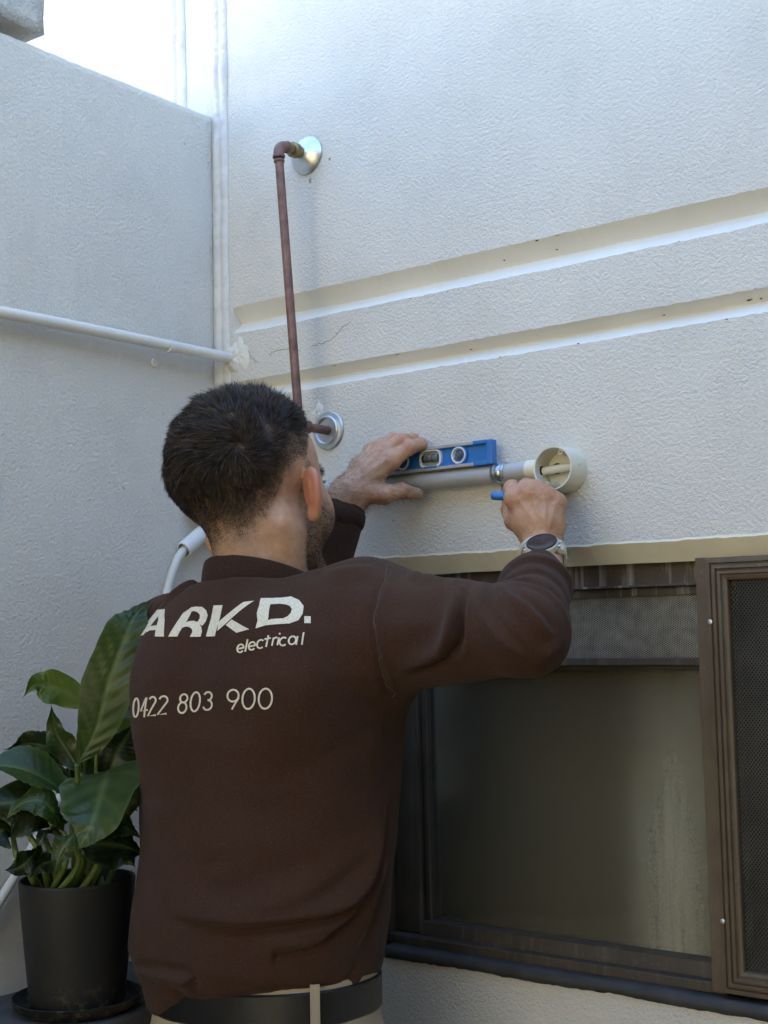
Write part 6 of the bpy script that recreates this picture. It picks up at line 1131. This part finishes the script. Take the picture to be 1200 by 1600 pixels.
('digit_zero', [((0.5225,1.3476),(0.5227,1.3508),(0.5204,1.3505),(0.5203,1.3477)), ((0.5227,1.3508),(0.5222,1.3538),(0.5200,1.3531),(0.5204,1.3505)), ((0.5222,1.3538),(0.5210,1.3564),(0.5190,1.3553),(0.5200,1.3531)), ((0.5210,1.3564),(0.5192,1.3584),(0.5176,1.3568),(0.5190,1.3553)), ((0.5192,1.3584),(0.5168,1.3596),(0.5159,1.3577),(0.5176,1.3568)), ((0.5168,1.3596),(0.5140,1.3599),(0.5141,1.3578),(0.5159,1.3577)), ((0.5140,1.3599),(0.5112,1.3591),(0.5122,1.3573),(0.5141,1.3578)), ((0.5112,1.3591),(0.5086,1.3575),(0.5103,1.3561),(0.5122,1.3573)), ((0.5086,1.3575),(0.5066,1.3553),(0.5086,1.3542),(0.5103,1.3561)), ((0.5066,1.3553),(0.5050,1.3524),(0.5073,1.3518),(0.5086,1.3542)), ((0.5050,1.3524),(0.5041,1.3493),(0.5065,1.3490),(0.5073,1.3518)), ((0.5041,1.3493),(0.5038,1.3461),(0.5062,1.3461),(0.5065,1.3490)), ((0.5038,1.3461),(0.5042,1.3429),(0.5065,1.3434),(0.5062,1.3461)), ((0.5042,1.3429),(0.5052,1.3401),(0.5074,1.3410),(0.5065,1.3434)), ((0.5052,1.3401),(0.5067,1.3378),(0.5086,1.3391),(0.5074,1.3410)), ((0.5067,1.3378),(0.5088,1.3361),(0.5101,1.3380),(0.5086,1.3391)), ((0.5088,1.3361),(0.5113,1.3354),(0.5117,1.3375),(0.5101,1.3380)), ((0.5113,1.3354),(0.5140,1.3357),(0.5135,1.3376),(0.5117,1.3375)), ((0.5140,1.3357),(0.5165,1.3369),(0.5153,1.3385),(0.5135,1.3376)), ((0.5165,1.3369),(0.5187,1.3388),(0.5171,1.3401),(0.5153,1.3385)), ((0.5187,1.3388),(0.5205,1.3414),(0.5186,1.3422),(0.5171,1.3401)), ((0.5205,1.3414),(0.5218,1.3444),(0.5197,1.3449),(0.5186,1.3422)), ((0.5218,1.3444),(0.5225,1.3476),(0.5203,1.3477),(0.5197,1.3449))])]
# ---------------- printed lettering on the back of the sweatshirt (dropped onto the cloth along +y)
def drop(x, z):
    loc, nor, i, d_ = sbvh.ray_cast(Vector((x, -1.0, z)), Vector((0, 1, 0)), 2.0)
    if loc is None: return None
    n_ = Vector(nor); return np.array(loc) + np.array(n_ if n_.y < 0 else -n_) * .0011
def print_quads(name, quads):
    """each quad: 4 corner (x, z) pairs; finely divided so that it follows the cloth"""
    V = []; F = []
    for q in quads:
        q = np.array(q); su = max(1, int(max(np.linalg.norm(q[1] - q[0]), np.linalg.norm(q[2] - q[3])) / .0025)); svv = max(1, int(max(np.linalg.norm(q[3] - q[0]), np.linalg.norm(q[2] - q[1])) / .0025)); b0 = len(V); ok = True; pts = []
        for i in range(su + 1):
            for j in range(svv + 1):
                u_, v_ = i / su, j / svv; p = (q[0] * (1 - u_) + q[1] * u_) * (1 - v_) + (q[3] * (1 - u_) + q[2] * u_) * v_; pts.append(drop(p[0], p[1]))
        V += [p if p is not None else np.array((0, 0, 0)) for p in pts]
        for i in range(su):
            for j in range(svv):
                ii = [i * (svv + 1) + j, (i + 1) * (svv + 1) + j, (i + 1) * (svv + 1) + j + 1, i * (svv + 1) + j + 1]
                if all(pts[t_] is not None for t_ in ii) and max(np.linalg.norm(pts[ii[0]] - pts[t_]) for t_ in ii) < .03: F.append(tuple(b0 + t_ for t_ in ii))
    return py_mesh(name, V, F, M['print'], shirt, True)
for nm, qs in LETTERS: print_quads(nm, qs)
